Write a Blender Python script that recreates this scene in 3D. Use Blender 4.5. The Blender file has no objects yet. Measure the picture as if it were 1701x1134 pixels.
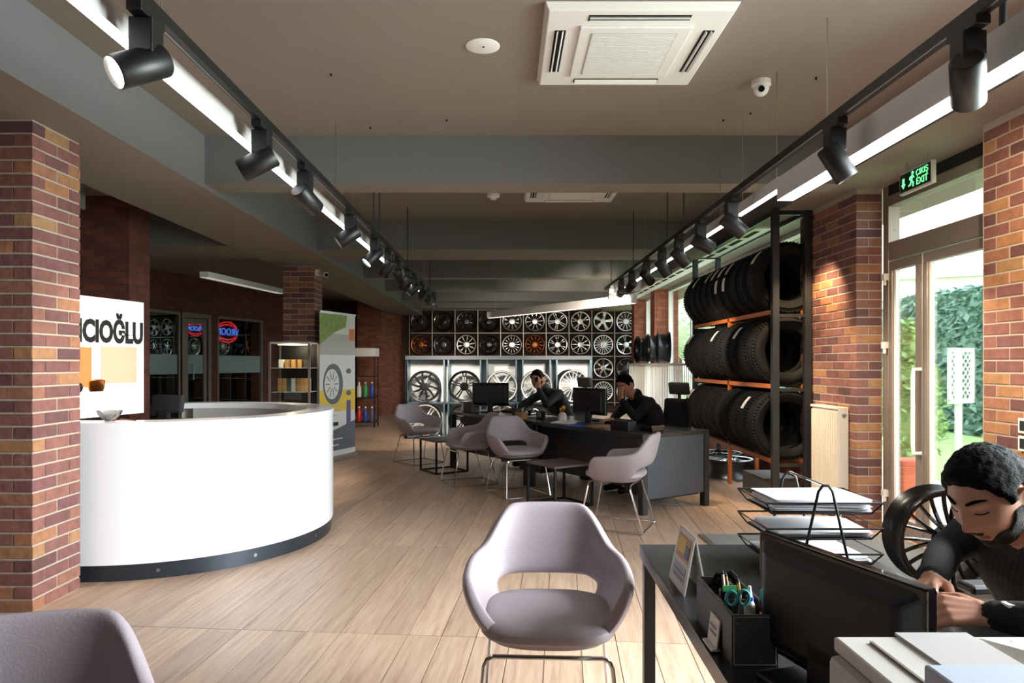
import bpy, bmesh, math, random
import numpy as np
from mathutils import Vector, Matrix, noise
random.seed(7)
SC = bpy.context.scene
COL = SC.collection
PI = math.pi
# ------------------------------------------------------------------ camera
H, F, CX, CY = 1.3, 1160.0, 840.0, 604.0      # eye height, focal px, vanishing point px
cam_d = bpy.data.cameras.new('camera'); cam = bpy.data.objects.new('camera', cam_d); COL.objects.link(cam)
cam.location = (0, 0, H); cam.rotation_euler = (PI/2, 0, 0)
cam_d.sensor_width = 36; cam_d.lens = 36*F/1701
cam_d.shift_x = (850.5-CX)/1701; cam_d.shift_y = (CY-567)/1701
cam_d.clip_start = 0.05; cam_d.clip_end = 300
SC.camera = cam
# ------------------------------------------------------------------ world and big lights
w = bpy.data.worlds.new('sky'); SC.world = w; w.use_nodes = True
bg = w.node_tree.nodes['Background']; bg.inputs[0].default_value = (0.86, 0.93, 1.0, 1); bg.inputs[1].default_value = 8.0
SC.view_settings.view_transform = 'Standard'; SC.view_settings.look = 'None'
SC.view_settings.gamma = 1; SC.view_settings.use_curve_mapping = False
SC.view_settings.exposure = 0.45
SC.cycles.use_denoising = True
SC.cycles.max_bounces = 8; SC.cycles.transparent_max_bounces = 12
SC.cycles.sample_clamp_indirect = 6.0
def light(name, kind, loc, energy, color=(1, 1, 1), target=None, **kw):
    d = bpy.data.lights.new(name, kind); o = bpy.data.objects.new(name, d); COL.objects.link(o)
    o.location = loc; d.energy = energy; d.color = color
    if target is not None:
        o.rotation_euler = (Vector(target)-Vector(loc)).to_track_quat('-Z', 'Y').to_euler()
    for k, v in kw.items(): setattr(d, k, v)
    return o
DAY = (0.90, 0.95, 1.0)
# daylight of the shop windows on the right wall, beside and behind the camera, and of the glazed shop front
light('window_daylight', 'AREA', (3.3, 2.0, 1.5), 265, DAY, (1.3, 2.2, .72), shape='RECTANGLE', size=2.0, size_y=2.0, spread=math.radians(125))
#light('shopfront_daylight', 'AREA', (-0.5, -3.4, 1.6), 12, DAY, (-0.5, 0, 1.5), shape='RECTANGLE', size=5.5, size_y=2.1)
#light('door_daylight', 'AREA', (3.25, 4.8, 1.4), 90, DAY, (2, 4.8, 1.2), shape='RECTANGLE', size=1.4, size_y=2.2)
#light('far_window_daylight', 'AREA', (3.3, 9.8, 1.9), 110, DAY, (2, 9.8, 1.5), shape='RECTANGLE', size=6.0, size_y=1.4)
#light('back_window_daylight', 'AREA', (3.8, 16.7, 1.7), 60, DAY, (2, 16.7, 1.5), shape='RECTANGLE', size=2.6, size_y=1.8)

# ------------------------------------------------------------------ helpers
def srgb(h):
    h = h.lstrip('#'); c = [int(h[i:i+2], 16)/255 for i in (0, 2, 4)]
    return tuple(x/12.92 if x <= .04045 else ((x+.055)/1.055)**2.4 for x in c)
class N:
    """small node-graph helper"""
    def __init__(s, name):
        s.m = bpy.data.materials.new(name); s.m.use_nodes = True; s.t = s.m.node_tree; s.n = s.t.nodes; s.l = s.t.links
        s.b = s.n['Principled BSDF']
    def add(s, kind, **kw):
        n = s.n.new(kind)
        for k, v in kw.items():
            if k[0] == '_': n.inputs[int(k[1:])].default_value = v
            else: setattr(n, k, v)
        return n
    def link(s, a, b): s.l.new(a, b)
def mat(name, color, rough=0.5, metal=0.0, bump=0.0, bscale=40, var=0.0, vscale=6, emit=None, estr=1.0, rand=0.0, coat=0.0, stretch=None, spec=None):
    g = N(name); b = g.b
    col = srgb(color) if isinstance(color, str) else color
    b.inputs['Base Color'].default_value = (*col, 1); b.inputs['Roughness'].default_value = rough; b.inputs['Metallic'].default_value = metal
    if coat: b.inputs['Coat Weight'].default_value = coat
    if spec is not None: b.inputs['Specular IOR Level'].default_value = spec
    if emit:
        b.inputs['Emission Color'].default_value = (*(srgb(emit) if isinstance(emit, str) else emit), 1); b.inputs['Emission Strength'].default_value = estr
    tc = g.add('ShaderNodeTexCoord'); vec = tc.outputs['Object']
    if stretch:
        mp = g.add('ShaderNodeMapping'); mp.inputs['Scale'].default_value = stretch; g.link(vec, mp.inputs[0]); vec = mp.outputs[0]
    if var or rand:
        nz = g.add('ShaderNodeTexNoise'); nz.inputs['Scale'].default_value = vscale; nz.inputs['Detail'].default_value = 5; g.link(vec, nz.inputs['Vector'])
        hsv = g.add('ShaderNodeHueSaturation'); hsv.inputs['Color'].default_value = (*col, 1)
        mr = g.add('ShaderNodeMapRange'); mr.inputs[3].default_value = 1-var; mr.inputs[4].default_value = 1+var
        g.link(nz.outputs[0], mr.inputs[0])
        if rand:
            oi = g.add('ShaderNodeObjectInfo'); mr2 = g.add('ShaderNodeMapRange'); mr2.inputs[3].default_value = 1-rand; mr2.inputs[4].default_value = 1+rand
            g.link(oi.outputs['Random'], mr2.inputs[0]); mu = g.add('ShaderNodeMath', operation='MULTIPLY'); g.link(mr.outputs[0], mu.inputs[0]); g.link(mr2.outputs[0], mu.inputs[1])
            g.link(mu.outputs[0], hsv.inputs['Value'])
        else: g.link(mr.outputs[0], hsv.inputs['Value'])
        g.link(hsv.outputs[0], b.inputs['Base Color'])
    if bump:
        nb = g.add('ShaderNodeTexNoise'); nb.inputs['Scale'].default_value = bscale; nb.inputs['Detail'].default_value = 4; g.link(vec, nb.inputs['Vector'])
        bp = g.add('ShaderNodeBump'); bp.inputs['Strength'].default_value = bump; bp.inputs['Distance'].default_value = 0.01
        g.link(nb.outputs[0], bp.inputs['Height']); g.link(bp.outputs[0], b.inputs['Normal'])
    return g.m
def ramp(g, stops):
    r = g.add('ShaderNodeValToRGB'); cr = r.color_ramp
    while len(cr.elements) < len(stops): cr.elements.new(0.5)
    for e, (p, c) in zip(cr.elements, stops): e.position = p; e.color = (*srgb(c), 1)
    return r
def brick_piece_mat():
    g = N('fired_brick'); oi = g.add('ShaderNodeObjectInfo')
    r = ramp(g, [(0, '#57393a'), (.22, '#744a44'), (.45, '#80544a'), (.62, '#694246'), (.8, '#855a48'), (.92, '#9a6a4a'), (1, '#94704e')])
    g.link(oi.outputs['Random'], r.inputs[0])
    tc = g.add('ShaderNodeTexCoord'); nz = g.add('ShaderNodeTexNoise'); nz.inputs['Scale'].default_value = 22; nz.inputs['Detail'].default_value = 6
    ad = g.add('ShaderNodeVectorMath', operation='ADD'); g.link(tc.outputs['Object'], ad.inputs[0]); g.link(oi.outputs['Location'], ad.inputs[1]); g.link(ad.outputs[0], nz.inputs['Vector'])
    hsv = g.add('ShaderNodeHueSaturation'); mr = g.add('ShaderNodeMapRange'); mr.inputs[3].default_value = .55; mr.inputs[4].default_value = 1.45
    g.link(nz.outputs[0], mr.inputs[0]); g.link(mr.outputs[0], hsv.inputs['Value']); g.link(r.outputs[0], hsv.inputs['Color']); g.link(hsv.outputs[0], g.b.inputs['Base Color'])
    bp = g.add('ShaderNodeBump'); bp.inputs['Strength'].default_value = .5; bp.inputs['Distance'].default_value = .01; g.link(nz.outputs[0], bp.inputs['Height']); g.link(bp.outputs[0], g.b.inputs['Normal'])
    g.b.inputs['Roughness'].default_value = .75
    return g.m
def brick_wall_mat(name, a, b_, mortar):
    g = N(name); tc = g.add('ShaderNodeTexCoord'); sp = g.add('ShaderNodeSeparateXYZ'); g.link(tc.outputs['Object'], sp.inputs[0])
    ad = g.add('ShaderNodeMath', operation='ADD'); g.link(sp.outputs[0], ad.inputs[0]); g.link(sp.outputs[1], ad.inputs[1])
    cb = g.add('ShaderNodeCombineXYZ'); g.link(ad.outputs[0], cb.inputs[0]); g.link(sp.outputs[2], cb.inputs[1])
    bt = g.add('ShaderNodeTexBrick'); g.link(cb.outputs[0], bt.inputs['Vector'])
    bt.inputs['Color1'].default_value = (*srgb(a), 1); bt.inputs['Color2'].default_value = (*srgb(b_), 1); bt.inputs['Mortar'].default_value = (*srgb(mortar), 1)
    bt.inputs['Scale'].default_value = 1; bt.inputs['Brick Width'].default_value = .21; bt.inputs['Row Height'].default_value = .0695; bt.inputs['Mortar Size'].default_value = .005
    bt.inputs['Bias'].default_value = -.2
    nz = g.add('ShaderNodeTexNoise'); nz.inputs['Scale'].default_value = 9; nz.inputs['Detail'].default_value = 5; g.link(cb.outputs[0], nz.inputs['Vector'])
    hsv = g.add('ShaderNodeHueSaturation'); mr = g.add('ShaderNodeMapRange'); mr.inputs[3].default_value = .5; mr.inputs[4].default_value = 1.5
    g.link(nz.outputs[0], mr.inputs[0]); g.link(mr.outputs[0], hsv.inputs['Value']); g.link(bt.outputs['Color'], hsv.inputs['Color']); g.link(hsv.outputs[0], g.b.inputs['Base Color'])
    bp = g.add('ShaderNodeBump'); bp.inputs['Strength'].default_value = .6; bp.inputs['Distance'].default_value = .01; bp.invert = True
    g.link(bt.outputs['Fac'], bp.inputs['Height']); g.link(bp.outputs[0], g.b.inputs['Normal']); g.b.inputs['Roughness'].default_value = .8
    return g.m
def wood_mat():
    g = N('oak_plank'); oi = g.add('ShaderNodeObjectInfo'); tc = g.add('ShaderNodeTexCoord')
    ad = g.add('ShaderNodeVectorMath', operation='ADD'); sc = g.add('ShaderNodeVectorMath', operation='SCALE'); sc.inputs['Scale'].default_value = 7.3
    g.link(oi.outputs['Location'], sc.inputs[0]); g.link(tc.outputs['Object'], ad.inputs[0]); g.link(sc.outputs[0], ad.inputs[1])
    mp = g.add('ShaderNodeMapping'); mp.inputs['Scale'].default_value = (26, 1.6, 26); g.link(ad.outputs[0], mp.inputs[0])
    nz = g.add('ShaderNodeTexNoise'); nz.inputs['Scale'].default_value = 1.6; nz.inputs['Detail'].default_value = 8; nz.inputs['Roughness'].default_value = .62; g.link(mp.outputs[0], nz.inputs['Vector'])
    r = ramp(g, [(.25, '#a08470'), (.45, '#c0a088'), (.6, '#cbae96'), (.8, '#d6bda6')]); g.link(nz.outputs[0], r.inputs[0])
    hsv = g.add('ShaderNodeHueSaturation'); mr = g.add('ShaderNodeMapRange'); mr.inputs[3].default_value = .84; mr.inputs[4].default_value = 1.1
    g.link(oi.outputs['Random'], mr.inputs[0]); g.link(mr.outputs[0], hsv.inputs['Value']); g.link(r.outputs[0], hsv.inputs['Color']); g.link(hsv.outputs[0], g.b.inputs['Base Color'])
    g.b.inputs['Roughness'].default_value = .42
    bp = g.add('ShaderNodeBump'); bp.inputs['Strength'].default_value = .15; bp.inputs['Distance'].default_value = .004; g.link(nz.outputs[0], bp.inputs['Height']); g.link(bp.outputs[0], g.b.inputs['Normal'])
    return g.m
def glass_mat(name, tint=(1, 1, 1), refl=.08, rough=0.0):
    g = N(name); g.n.remove(g.b); out = g.n['Material Output']
    t = g.add('ShaderNodeBsdfTransparent'); t.inputs[0].default_value = (*tint, 1); gl = g.add('ShaderNodeBsdfGlossy'); gl.inputs['Roughness'].default_value = rough
    fr = g.add('ShaderNodeLayerWeight'); fr.inputs[0].default_value = .25
    mr = g.add('ShaderNodeMapRange'); mr.inputs[3].default_value = refl; mr.inputs[4].default_value = min(1, refl+.6); g.link(fr.outputs['Fresnel'], mr.inputs[0])
    mx = g.add('ShaderNodeMixShader'); g.link(mr.outputs[0], mx.inputs[0]); g.link(t.outputs[0], mx.inputs[1]); g.link(gl.outputs[0], mx.inputs[2]); g.link(mx.outputs[0], out.inputs[0])
    return g.m
def emis(name, color, s):
    return mat(name, (0.8, 0.8, 0.8), .5, emit=color, estr=s)
def frost_mat():
    g = N('frosted_film'); g.b.inputs['Base Color'].default_value = (*srgb('#a9c4c0'), 1); g.b.inputs['Roughness'].default_value = .6; g.b.inputs['Alpha'].default_value = .75
    return g.m
M = dict(
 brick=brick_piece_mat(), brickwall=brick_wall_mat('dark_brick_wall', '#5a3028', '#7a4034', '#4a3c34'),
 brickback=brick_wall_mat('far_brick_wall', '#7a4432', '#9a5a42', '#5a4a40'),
 mortar=mat('mortar', '#a89c8e', .9, bump=.4, bscale=120), ceiling=mat('taupe_ceiling_paint', '#85796f', .85, bump=.1, bscale=60, var=.06, vscale=1.5),
 beam=mat('beam_side_shade', '#6c6b6c', .85, bump=.1, bscale=60, var=.06, vscale=1.5), wood=wood_mat(), grout=mat('floor_grout', '#6a5444', .9),
 white=mat('white_gloss_laminate', '#f2f3f5', .22, coat=.3), plinth=mat('brushed_plinth', '#3a4048', .35, .6), whitep=mat('white_plastic', '#e8e6e2', .45),
 creamp=mat('cream_plastic', '#d9cdbb', .5), greyp=mat('light_grey_plastic', '#b9b7b4', .5), mauve=mat('mauve_leatherette', '#a3979d', .5, bump=.12, bscale=160, var=.04),
 chrome=mat('chrome', '#d8d8da', .12, 1), steel=mat('brushed_steel', '#a9a9ac', .3, 1), black=mat('black_powder_coat', '#0c0c0e', .45), blackg=mat('black_gloss_plastic', '#0b0b0d', .14, coat=.6),
 blackm=mat('black_matt_fabric', '#15151a', .9, bump=.3, bscale=300), desk=mat('anthracite_desk', '#2a2d31', .38, var=.05), desktop=mat('anthracite_desktop', '#2b2b2c', .25, var=.08, vscale=20), deskpanel=mat('blue_grey_panel', '#474f5a', .45),
 rubber=mat('tyre_rubber', '#151516', .75, spec=.25, bump=.5, bscale=90), rack=mat('rack_dark_steel', '#3a3c40', .35, .5), orange=mat('orange_steel', '#c46a2c', .4),
 silver=mat('silver_alloy', '#d2d2d4', .25, .85), silverw=mat('bright_silver_alloy', '#e8e8ea', .3, .5), gun=mat('gunmetal_alloy', '#46474c', .25, .8), blk=mat('black_alloy', '#0e0e10', .2, .3, coat=.5), bronze=mat('bronze_alloy', '#8a4a22', .3, .8), barrel=mat('rim_barrel', '#55565a', .35, .8), barrelb=mat('black_rim_barrel', '#141416', .3, .5),
 alu=mat('aluminium_frame', '#8d8178', .4, .5), aluw=mat('white_window_frame', '#d8d4cf', .45), glass=glass_mat('clear_glass', (.96, .98, .97), .03), darkglass=glass_mat('dark_glass', (.55, .6, .6), .10), frost=frost_mat(),
 paper=mat('paper', '#e9e7ea', .7), paperb=mat('bluish_paper', '#b9c3d3', .7), leather=mat('dark_leatherette', '#2b2421', .45, bump=.2, bscale=150), stitch=mat('grey_stitching', '#8e8780', .7), screen=mat('dark_screen', '#0c0e12', .1),
 lamp=emis('lamp_diffuser', '#ffffff', 5), lampmid=emis('warm_diffuser', '#fff0e0', 1.3), lampdim=emis('dim_diffuser', '#fff6ec', .25), spot=emis('spot_lens', '#fff6e8', 14), lampbody=mat('white_lamp_body', '#c9c6c6', .5),
 skin=mat('skin', '#bb856c', .5, var=.08, vscale=30), hair=mat('black_hair', '#080605', .8, spec=.15, bump=.9, bscale=130, stretch=(1, 1, 3)), beard=mat('short_beard', '#241a17', .8, bump=.8, bscale=300), sweater=mat('black_sweater', '#0c0c0e', .85, bump=.4, bscale=260), jacket=mat('charcoal_jacket', '#26272b', .7, bump=.3, bscale=200), trousers=mat('dark_trousers', '#1c1f28', .8), shoe=mat('black_shoe', '#111', .4) if False else mat('black_shoe', '#111111', .4),
 lip=mat('lip_skin', '#7d4b41', .5), eye=mat('eye_white', '#d8d0c8', .2),
 grass=mat('grass', '#93b070', .9, bump=.8, bscale=60, var=.35, vscale=4), paving=mat('pale_paving', '#cfcac2', .8, var=.08), leaf=mat('hazed_hedge_leaf', '#6f9180', .6, rand=0, var=.4, vscale=30), leaf2=mat('light_leaf', '#86a860', .6, var=.4, vscale=30), leaf3=mat('hazy_leaf', '#b4c0aa', .6, var=.3, vscale=30), bark=mat('bark', '#5a4636', .9),  # hedge, grass and far leaves lightened in colour for haze and outdoor glare
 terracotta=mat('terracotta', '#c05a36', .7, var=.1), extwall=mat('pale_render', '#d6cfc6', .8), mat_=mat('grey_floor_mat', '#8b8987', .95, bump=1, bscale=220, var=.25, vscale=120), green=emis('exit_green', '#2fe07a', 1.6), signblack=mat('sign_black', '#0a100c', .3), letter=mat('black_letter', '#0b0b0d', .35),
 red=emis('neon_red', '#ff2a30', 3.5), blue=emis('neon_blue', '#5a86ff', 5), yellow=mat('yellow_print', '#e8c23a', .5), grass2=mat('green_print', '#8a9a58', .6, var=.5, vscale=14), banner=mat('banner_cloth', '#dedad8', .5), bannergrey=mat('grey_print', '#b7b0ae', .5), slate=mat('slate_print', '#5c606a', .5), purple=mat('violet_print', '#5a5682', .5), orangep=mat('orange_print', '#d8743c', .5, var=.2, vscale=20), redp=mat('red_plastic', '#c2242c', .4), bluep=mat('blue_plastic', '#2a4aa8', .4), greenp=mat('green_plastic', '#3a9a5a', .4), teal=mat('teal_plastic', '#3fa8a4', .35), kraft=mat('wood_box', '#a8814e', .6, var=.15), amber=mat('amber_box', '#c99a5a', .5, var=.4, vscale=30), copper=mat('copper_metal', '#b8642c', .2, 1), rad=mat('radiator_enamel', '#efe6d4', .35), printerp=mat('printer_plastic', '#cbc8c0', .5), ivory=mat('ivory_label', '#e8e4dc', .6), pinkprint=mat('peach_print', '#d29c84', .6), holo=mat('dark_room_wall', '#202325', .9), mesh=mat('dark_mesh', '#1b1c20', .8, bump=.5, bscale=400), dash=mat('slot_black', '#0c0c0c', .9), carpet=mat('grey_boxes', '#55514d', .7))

class MB:
    def __init__(s): s.v = []; s.f = []; s.M = Matrix.Identity(4)
    def _add(s, vs, fs, T=None):
        o = len(s.v); T = s.M @ T if T is not None else s.M
        s.v += [tuple(T @ Vector(p)) for p in vs]; s.f += [tuple(i+o for i in f) for f in fs]; return s
    def box(s, x0, x1, y0, y1, z0, z1, T=None):
        return s._add([(x0, y0, z0), (x1, y0, z0), (x1, y1, z0), (x0, y1, z0), (x0, y0, z1), (x1, y0, z1), (x1, y1, z1), (x0, y1, z1)],
            [(0, 3, 2, 1), (4, 5, 6, 7), (0, 1, 5, 4), (1, 2, 6, 5), (2, 3, 7, 6), (3, 0, 4, 7)], T)
    def cbox(s, cx, cy, cz, sx, sy, sz, rz=0, rx=0, ry=0):
        T = Matrix.Translation((cx, cy, cz)) @ Matrix.Rotation(rz, 4, 'Z') @ Matrix.Rotation(ry, 4, 'Y') @ Matrix.Rotation(rx, 4, 'X')
        return s.box(-sx/2, sx/2, -sy/2, sy/2, -sz/2, sz/2, T)
    def beam(s, p0, p1, w, h):
        p0, p1 = Vector(p0), Vector(p1); d = p1-p0; L = d.length
        q = d.to_track_quat('X', 'Z').to_matrix().to_4x4()
        return s.box(0, L, -w/2, w/2, -h/2, h/2, Matrix.Translation(p0) @ q)
    def prism(s, poly, z0, z1, T=None):
        n = len(poly); vs = [(x, y, z0) for x, y in poly]+[(x, y, z1) for x, y in poly]
        return s._add(vs, [tuple(range(n))[::-1], tuple(range(n, 2*n))]+[(i, (i+1) % n, n+(i+1) % n, n+i) for i in range(n)], T)
    def cyl(s, p0, p1, r0, r1=None, n=12):
        r1 = r0 if r1 is None else r1; p0, p1 = Vector(p0), Vector(p1); d = p1-p0
        T = Matrix.Translation(p0) @ d.to_track_quat('Z', 'Y').to_matrix().to_4x4(); L = d.length
        vs = [(r0*math.cos(2*PI*i/n), r0*math.sin(2*PI*i/n), 0) for i in range(n)]+[(r1*math.cos(2*PI*i/n), r1*math.sin(2*PI*i/n), L) for i in range(n)]
        return s._add(vs, [tuple(range(n))[::-1], tuple(range(n, 2*n))]+[(i, (i+1) % n, n+(i+1) % n, n+i) for i in range(n)], T)
    def lathe(s, prof, n=32, T=None, closed=False):
        vs = []; fs = []; m = len(prof)
        for i in range(n):
            a = 2*PI*i/n
            for r, h in prof: vs.append((r*math.cos(a), r*math.sin(a), h))
        for i in range(n):
            j = (i+1) % n
            for k in range(m if closed else m-1):
                l = (k+1) % m; fs.append((i*m+k, j*m+k, j*m+l, i*m+l))
        return s._add(vs, fs, T)
    def tube(s, pts, r, n=8, closed=False, rs=None):
        P = [Vector(p) for p in pts]; m = len(P); vs = []; fs = []
        up = Vector((0, 0, 1)); prev = None
        for i in range(m):
            a = P[i-1] if (i > 0 or closed) else P[i]; b = P[(i+1) % m] if (i < m-1 or closed) else P[i]
            t = (b-a).normalized()
            if prev is None:
                x = t.cross(up)
                if x.length < .1: x = t.cross(Vector((1, 0, 0)))
            else: x = prev-t*prev.dot(t)
            x.normalize(); prev = x; y = t.cross(x); rr = rs[i] if rs else r
            for k in range(n):
                c = 2*PI*k/n; vs.append(tuple(P[i]+x*(rr*math.cos(c))+y*(rr*math.sin(c))))
        for i in range(m if closed else m-1):
            j = (i+1) % m
            for k in range(n): fs.append((i*n+k, i*n+(k+1) % n, j*n+(k+1) % n, j*n+k))
        if not closed: fs += [tuple(range(n))[::-1], tuple(range((m-1)*n, m*n))]
        return s._add(vs, fs)
    def sphere(s, c, r, nu=16, nv=10, sc=(1, 1, 1)):
        vs = [(0, 0, -1)]; fs = []
        for j in range(1, nv):
            t = -PI/2+PI*j/nv
            for i in range(nu): vs.append((math.cos(t)*math.cos(2*PI*i/nu), math.cos(t)*math.sin(2*PI*i/nu), math.sin(t)))
        vs.append((0, 0, 1)); L = len(vs)-1
        for i in range(nu):
            j = (i+1) % nu; fs.append((0, 1+j, 1+i)); fs.append((L, L-nu+i, L-nu+j))
            for k in range(nv-2): fs.append((1+k*nu+i, 1+k*nu+j, 1+(k+1)*nu+j, 1+(k+1)*nu+i))
        return s._add([(c[0]+x*r*sc[0], c[1]+y*r*sc[1], c[2]+z*r*sc[2]) for x, y, z in vs], fs)
    def mesh(s, name):
        me = bpy.data.meshes.new(name); me.from_pydata(s.v, [], s.f); me.update(); return me
    def build(s, name, m, parent=None, smooth=False, bevel=0, subsurf=0, bseg=2, loc=None):
        me = s.mesh(name)
        bm = bmesh.new(); bm.from_mesh(me); bmesh.ops.recalc_face_normals(bm, faces=bm.faces); bm.to_mesh(me); bm.free()
        o = bpy.data.objects.new(name, me); COL.objects.link(o)
        me.materials.append(M[m] if isinstance(m, str) else m)
        if smooth:
            for p in me.polygons: p.use_smooth = True
            try: me.set_sharp_from_angle(angle=math.radians(40))
            except Exception: pass
        if bevel:
            b = o.modifiers.new('bevel', 'BEVEL'); b.width = bevel; b.segments = bseg; b.limit_method = 'ANGLE'
        if subsurf:
            b = o.modifiers.new('sub', 'SUBSURF'); b.levels = subsurf; b.render_levels = subsurf
        if parent is not None: o.parent = parent
        if loc: o.location = loc
        return o
def tag(o, label, cat, group=None):
    o['label'] = label; o['category'] = cat
    if group: o['group'] = group
    return o
def thing(name, label, cat, loc=(0, 0, 0), rz=0, group=None):
    o = bpy.data.objects.new(name, None); COL.objects.link(o); o.location = loc; o.rotation_euler = (0, 0, rz)
    o.empty_display_size = .1
    return tag(o, label, cat, group)
def struct(o): o['kind'] = 'structure'; return o
def sempty(name, loc=(0, 0, 0), rz=0):
    o = bpy.data.objects.new(name, None); COL.objects.link(o); o.location = loc; o.rotation_euler = (0, 0, rz); return struct(o)
def kids(o): return [c for c in bpy.data.objects if c.parent == o]
def dup(root, loc, rz, label, group=None, tree=None):
    r = root.copy(); COL.objects.link(r); r.location = loc; r.rotation_euler = (0, 0, rz) if not isinstance(rz, tuple) else rz; r['label'] = label
    if group: r['group'] = group
    for ch, gs in (tree or [(c, kids(c)) for c in kids(root)]):
        c = ch.copy(); COL.objects.link(c); c.parent = r
        for g in gs:
            d = g.copy(); COL.objects.link(d); d.parent = c
    return r
def text_mesh(txt, size, name, m, parent, T, ext=.002, bold=0.0, sx=1.0, align='CENTER'):
    cu = bpy.data.curves.new(name, 'FONT'); cu.body = txt; cu.size = size; cu.extrude = ext; cu.offset = bold; cu.align_x = align; cu.align_y = 'CENTER'
    cu.resolution_u = 3
    o = bpy.data.objects.new(name, cu); COL.objects.link(o); bpy.context.view_layer.update()
    me = bpy.data.meshes.new_from_object(o.evaluated_get(bpy.context.evaluated_depsgraph_get()))
    bpy.data.objects.remove(o); bpy.data.curves.remove(cu)
    me.transform(T @ Matrix.Diagonal((sx, 1, 1, 1))); me.materials.clear(); me.materials.append(M[m]); me.name = name
    r = bpy.data.objects.new(name, me); COL.objects.link(r); r.parent = parent; return r
ORD = ['first', 'second', 'third', 'fourth', 'fifth', 'sixth', 'seventh', 'eighth', 'ninth', 'tenth', 'eleventh', 'twelfth', 'thirteenth', 'fourteenth']
STAND = Matrix.Rotation(PI/2, 4, 'X')      # puts a text (xy plane) upright, facing -Y
def faceto(dx, dy): return math.atan2(dx, -dy)
def sstep(a, b, x):
    t = max(0, min(1, (x-a)/(b-a))); return t*t*(3-2*t)

# ================================================================== STRUCTURE
CEIL, SOF = 2.96, 2.6
YB = 18.6
# ---- floor: slab with loose oak planks, the near ones each a piece
floor = struct(MB().box(-10, 3.2, -4, 15.4, -.12, -.012).box(-10, 3.7, 15.4, 19, -.12, -.012).build('floor', 'grout'))
FA = -0.082
def plank_mesh(w, l): return MB().box(-w/2, w/2, -l/2, l/2, -.012, 0).build('plank', 'wood', floor)
PW, PL = .165, 1.6
cF, sF = math.cos(FA), math.sin(FA)
p0 = plank_mesh(PW-.0036, PL-.005); first = True
far = MB(); nidx = 0
def in_near(x, y): return 1.3 < y < 9.3 and abs(x) < .78*y+.4 and x < 3.0
for i in range(-70, 60):
    for j in range(-4, 15):
        lx, ly = i*PW, .9+j*PL + (0 if i % 2 == 0 else .0)
        x, y = lx*cF-ly*sF, lx*sF+ly*cF
        if y > 18.9 or y < -3.9 or x < -9.8 or x > (3.1 if y < 15.6 else 3.6): continue
        if in_near(x, y) and nidx < 290:
            nidx += 1
            o = p0 if first else p0.copy()
            if not first: COL.objects.link(o)
            first = False; o.location = (x, y, random.uniform(-.0006, .0006)); o.rotation_euler = (0, 0, FA)
        else:
            far.cbox(x, y, -.006, PW-.0036, PL-.005, .012, FA)
fo = far.build('far_planks', 'wood', floor); fo['kind'] = 'stuff'
# ---- ceiling and beams
ce = struct(MB().box(-10, 3.8, -4, 19, CEIL, CEIL+.15).build('ceiling', 'ceiling'))
def trim(b, n, m='beam'):
    o = b.build('trim_%d' % n, m); o.data.materials.append(M['ceiling'])      # one paint: sides darkened and greyed for their shade, soffit kept taupe
    for p in o.data.polygons:
        if p.normal.z < -.5: p.material_index = 1
    return struct(o)
trim(MB().box(-3.0, -2.19, -4, 18.6, 2.575, CEIL), 1)
for k, (a, b_, z) in enumerate([(5.08, 5.35, 2.61), (8.12, 8.95, 2.63), (10.75, 11.0, 2.625), (12.7, 12.95, 2.625), (14.7, 14.95, 2.625), (16.6, 16.9, 2.625)]):
    trim(MB().box(-2.19, 2.46, a, b_, z, CEIL), 2+k)
trim(MB().box(2.46, 3.75, -4, 18.6, 2.68, CEIL), 9)
trim(MB().box(-7.2, -3.0, 7.7, 8.6, 2.6, CEIL), 10)
trim(MB().box(-3.95, -3.55, 2.6, 5.9, 2.6, CEIL), 11)
trim(MB().box(-9, -3.0, 4.6, 4.9, 2.6, CEIL), 12)
# ---- brick pillars: every near brick its own piece
BL, BWd, BH, J = .2, .1, .0595, .01
bm_full = None
def brick_obj(parent, loc, rot):
    global bm_full
    if bm_full is None:
        b = MB().box(-BL/2, BL/2, -.0485, .0485, -BH/2, BH/2)
        bm_full = b.build('brick', 'brick', parent, bevel=0); o = bm_full
        bmm = bmesh.new(); bmm.from_mesh(o.data); bmesh.ops.bevel(bmm, geom=bmm.edges[:], offset=.003, segments=1, affect='EDGES'); bmm.to_mesh(o.data); bmm.free()
    else:
        o = bm_full.copy(); COL.objects.link(o); o.parent = parent
    o.location = loc; o.rotation_euler = (0, 0, rot); return o
def pillar(n, x0, y0, z1):
    S = .41
    p = struct(MB().box(x0+.006, x0+S-.006, y0+.006, y0+S-.006, 0, z1).build('pillar', 'mortar'))
    k = 0
    while k*(BH+J)+BH/2 < z1-.01:
        z = k*(BH+J)+BH/2+.004; jt = lambda: random.uniform(-.0015, .0015)
        if k % 2 == 0:
            for yy in (y0+.05, y0+S-.05):
                for xx in (x0+.1, x0+.31): brick_obj(p, (xx, yy+jt(), z), 0)
            for xx in (x0+.05, x0+S-.05): brick_obj(p, (xx+jt(), y0+.205, z), PI/2)
        else:
            for xx in (x0+.05, x0+S-.05):
                for yy in (y0+.1, y0+.31): brick_obj(p, (xx+jt(), yy, z), PI/2)
            for yy in (y0+.05, y0+S-.05): brick_obj(p, (x0+.205, yy+jt(), z), 0)
        k += 1
    return p
pillar(1, -2.875, 3.64, 2.575)
pillar(2, -2.90, 9.08, 2.575)
bm_half = None
def half_brick(parent, loc):
    global bm_half
    if bm_half is None: bm_half = MB().box(-.0485, .0485, -.046, .046, -BH/2, BH/2).build('brick', 'brick', parent)
    else:
        o = bm_half.copy(); COL.objects.link(o); o.parent = parent; o.location = loc; return
    bm_half.location = loc
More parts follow.
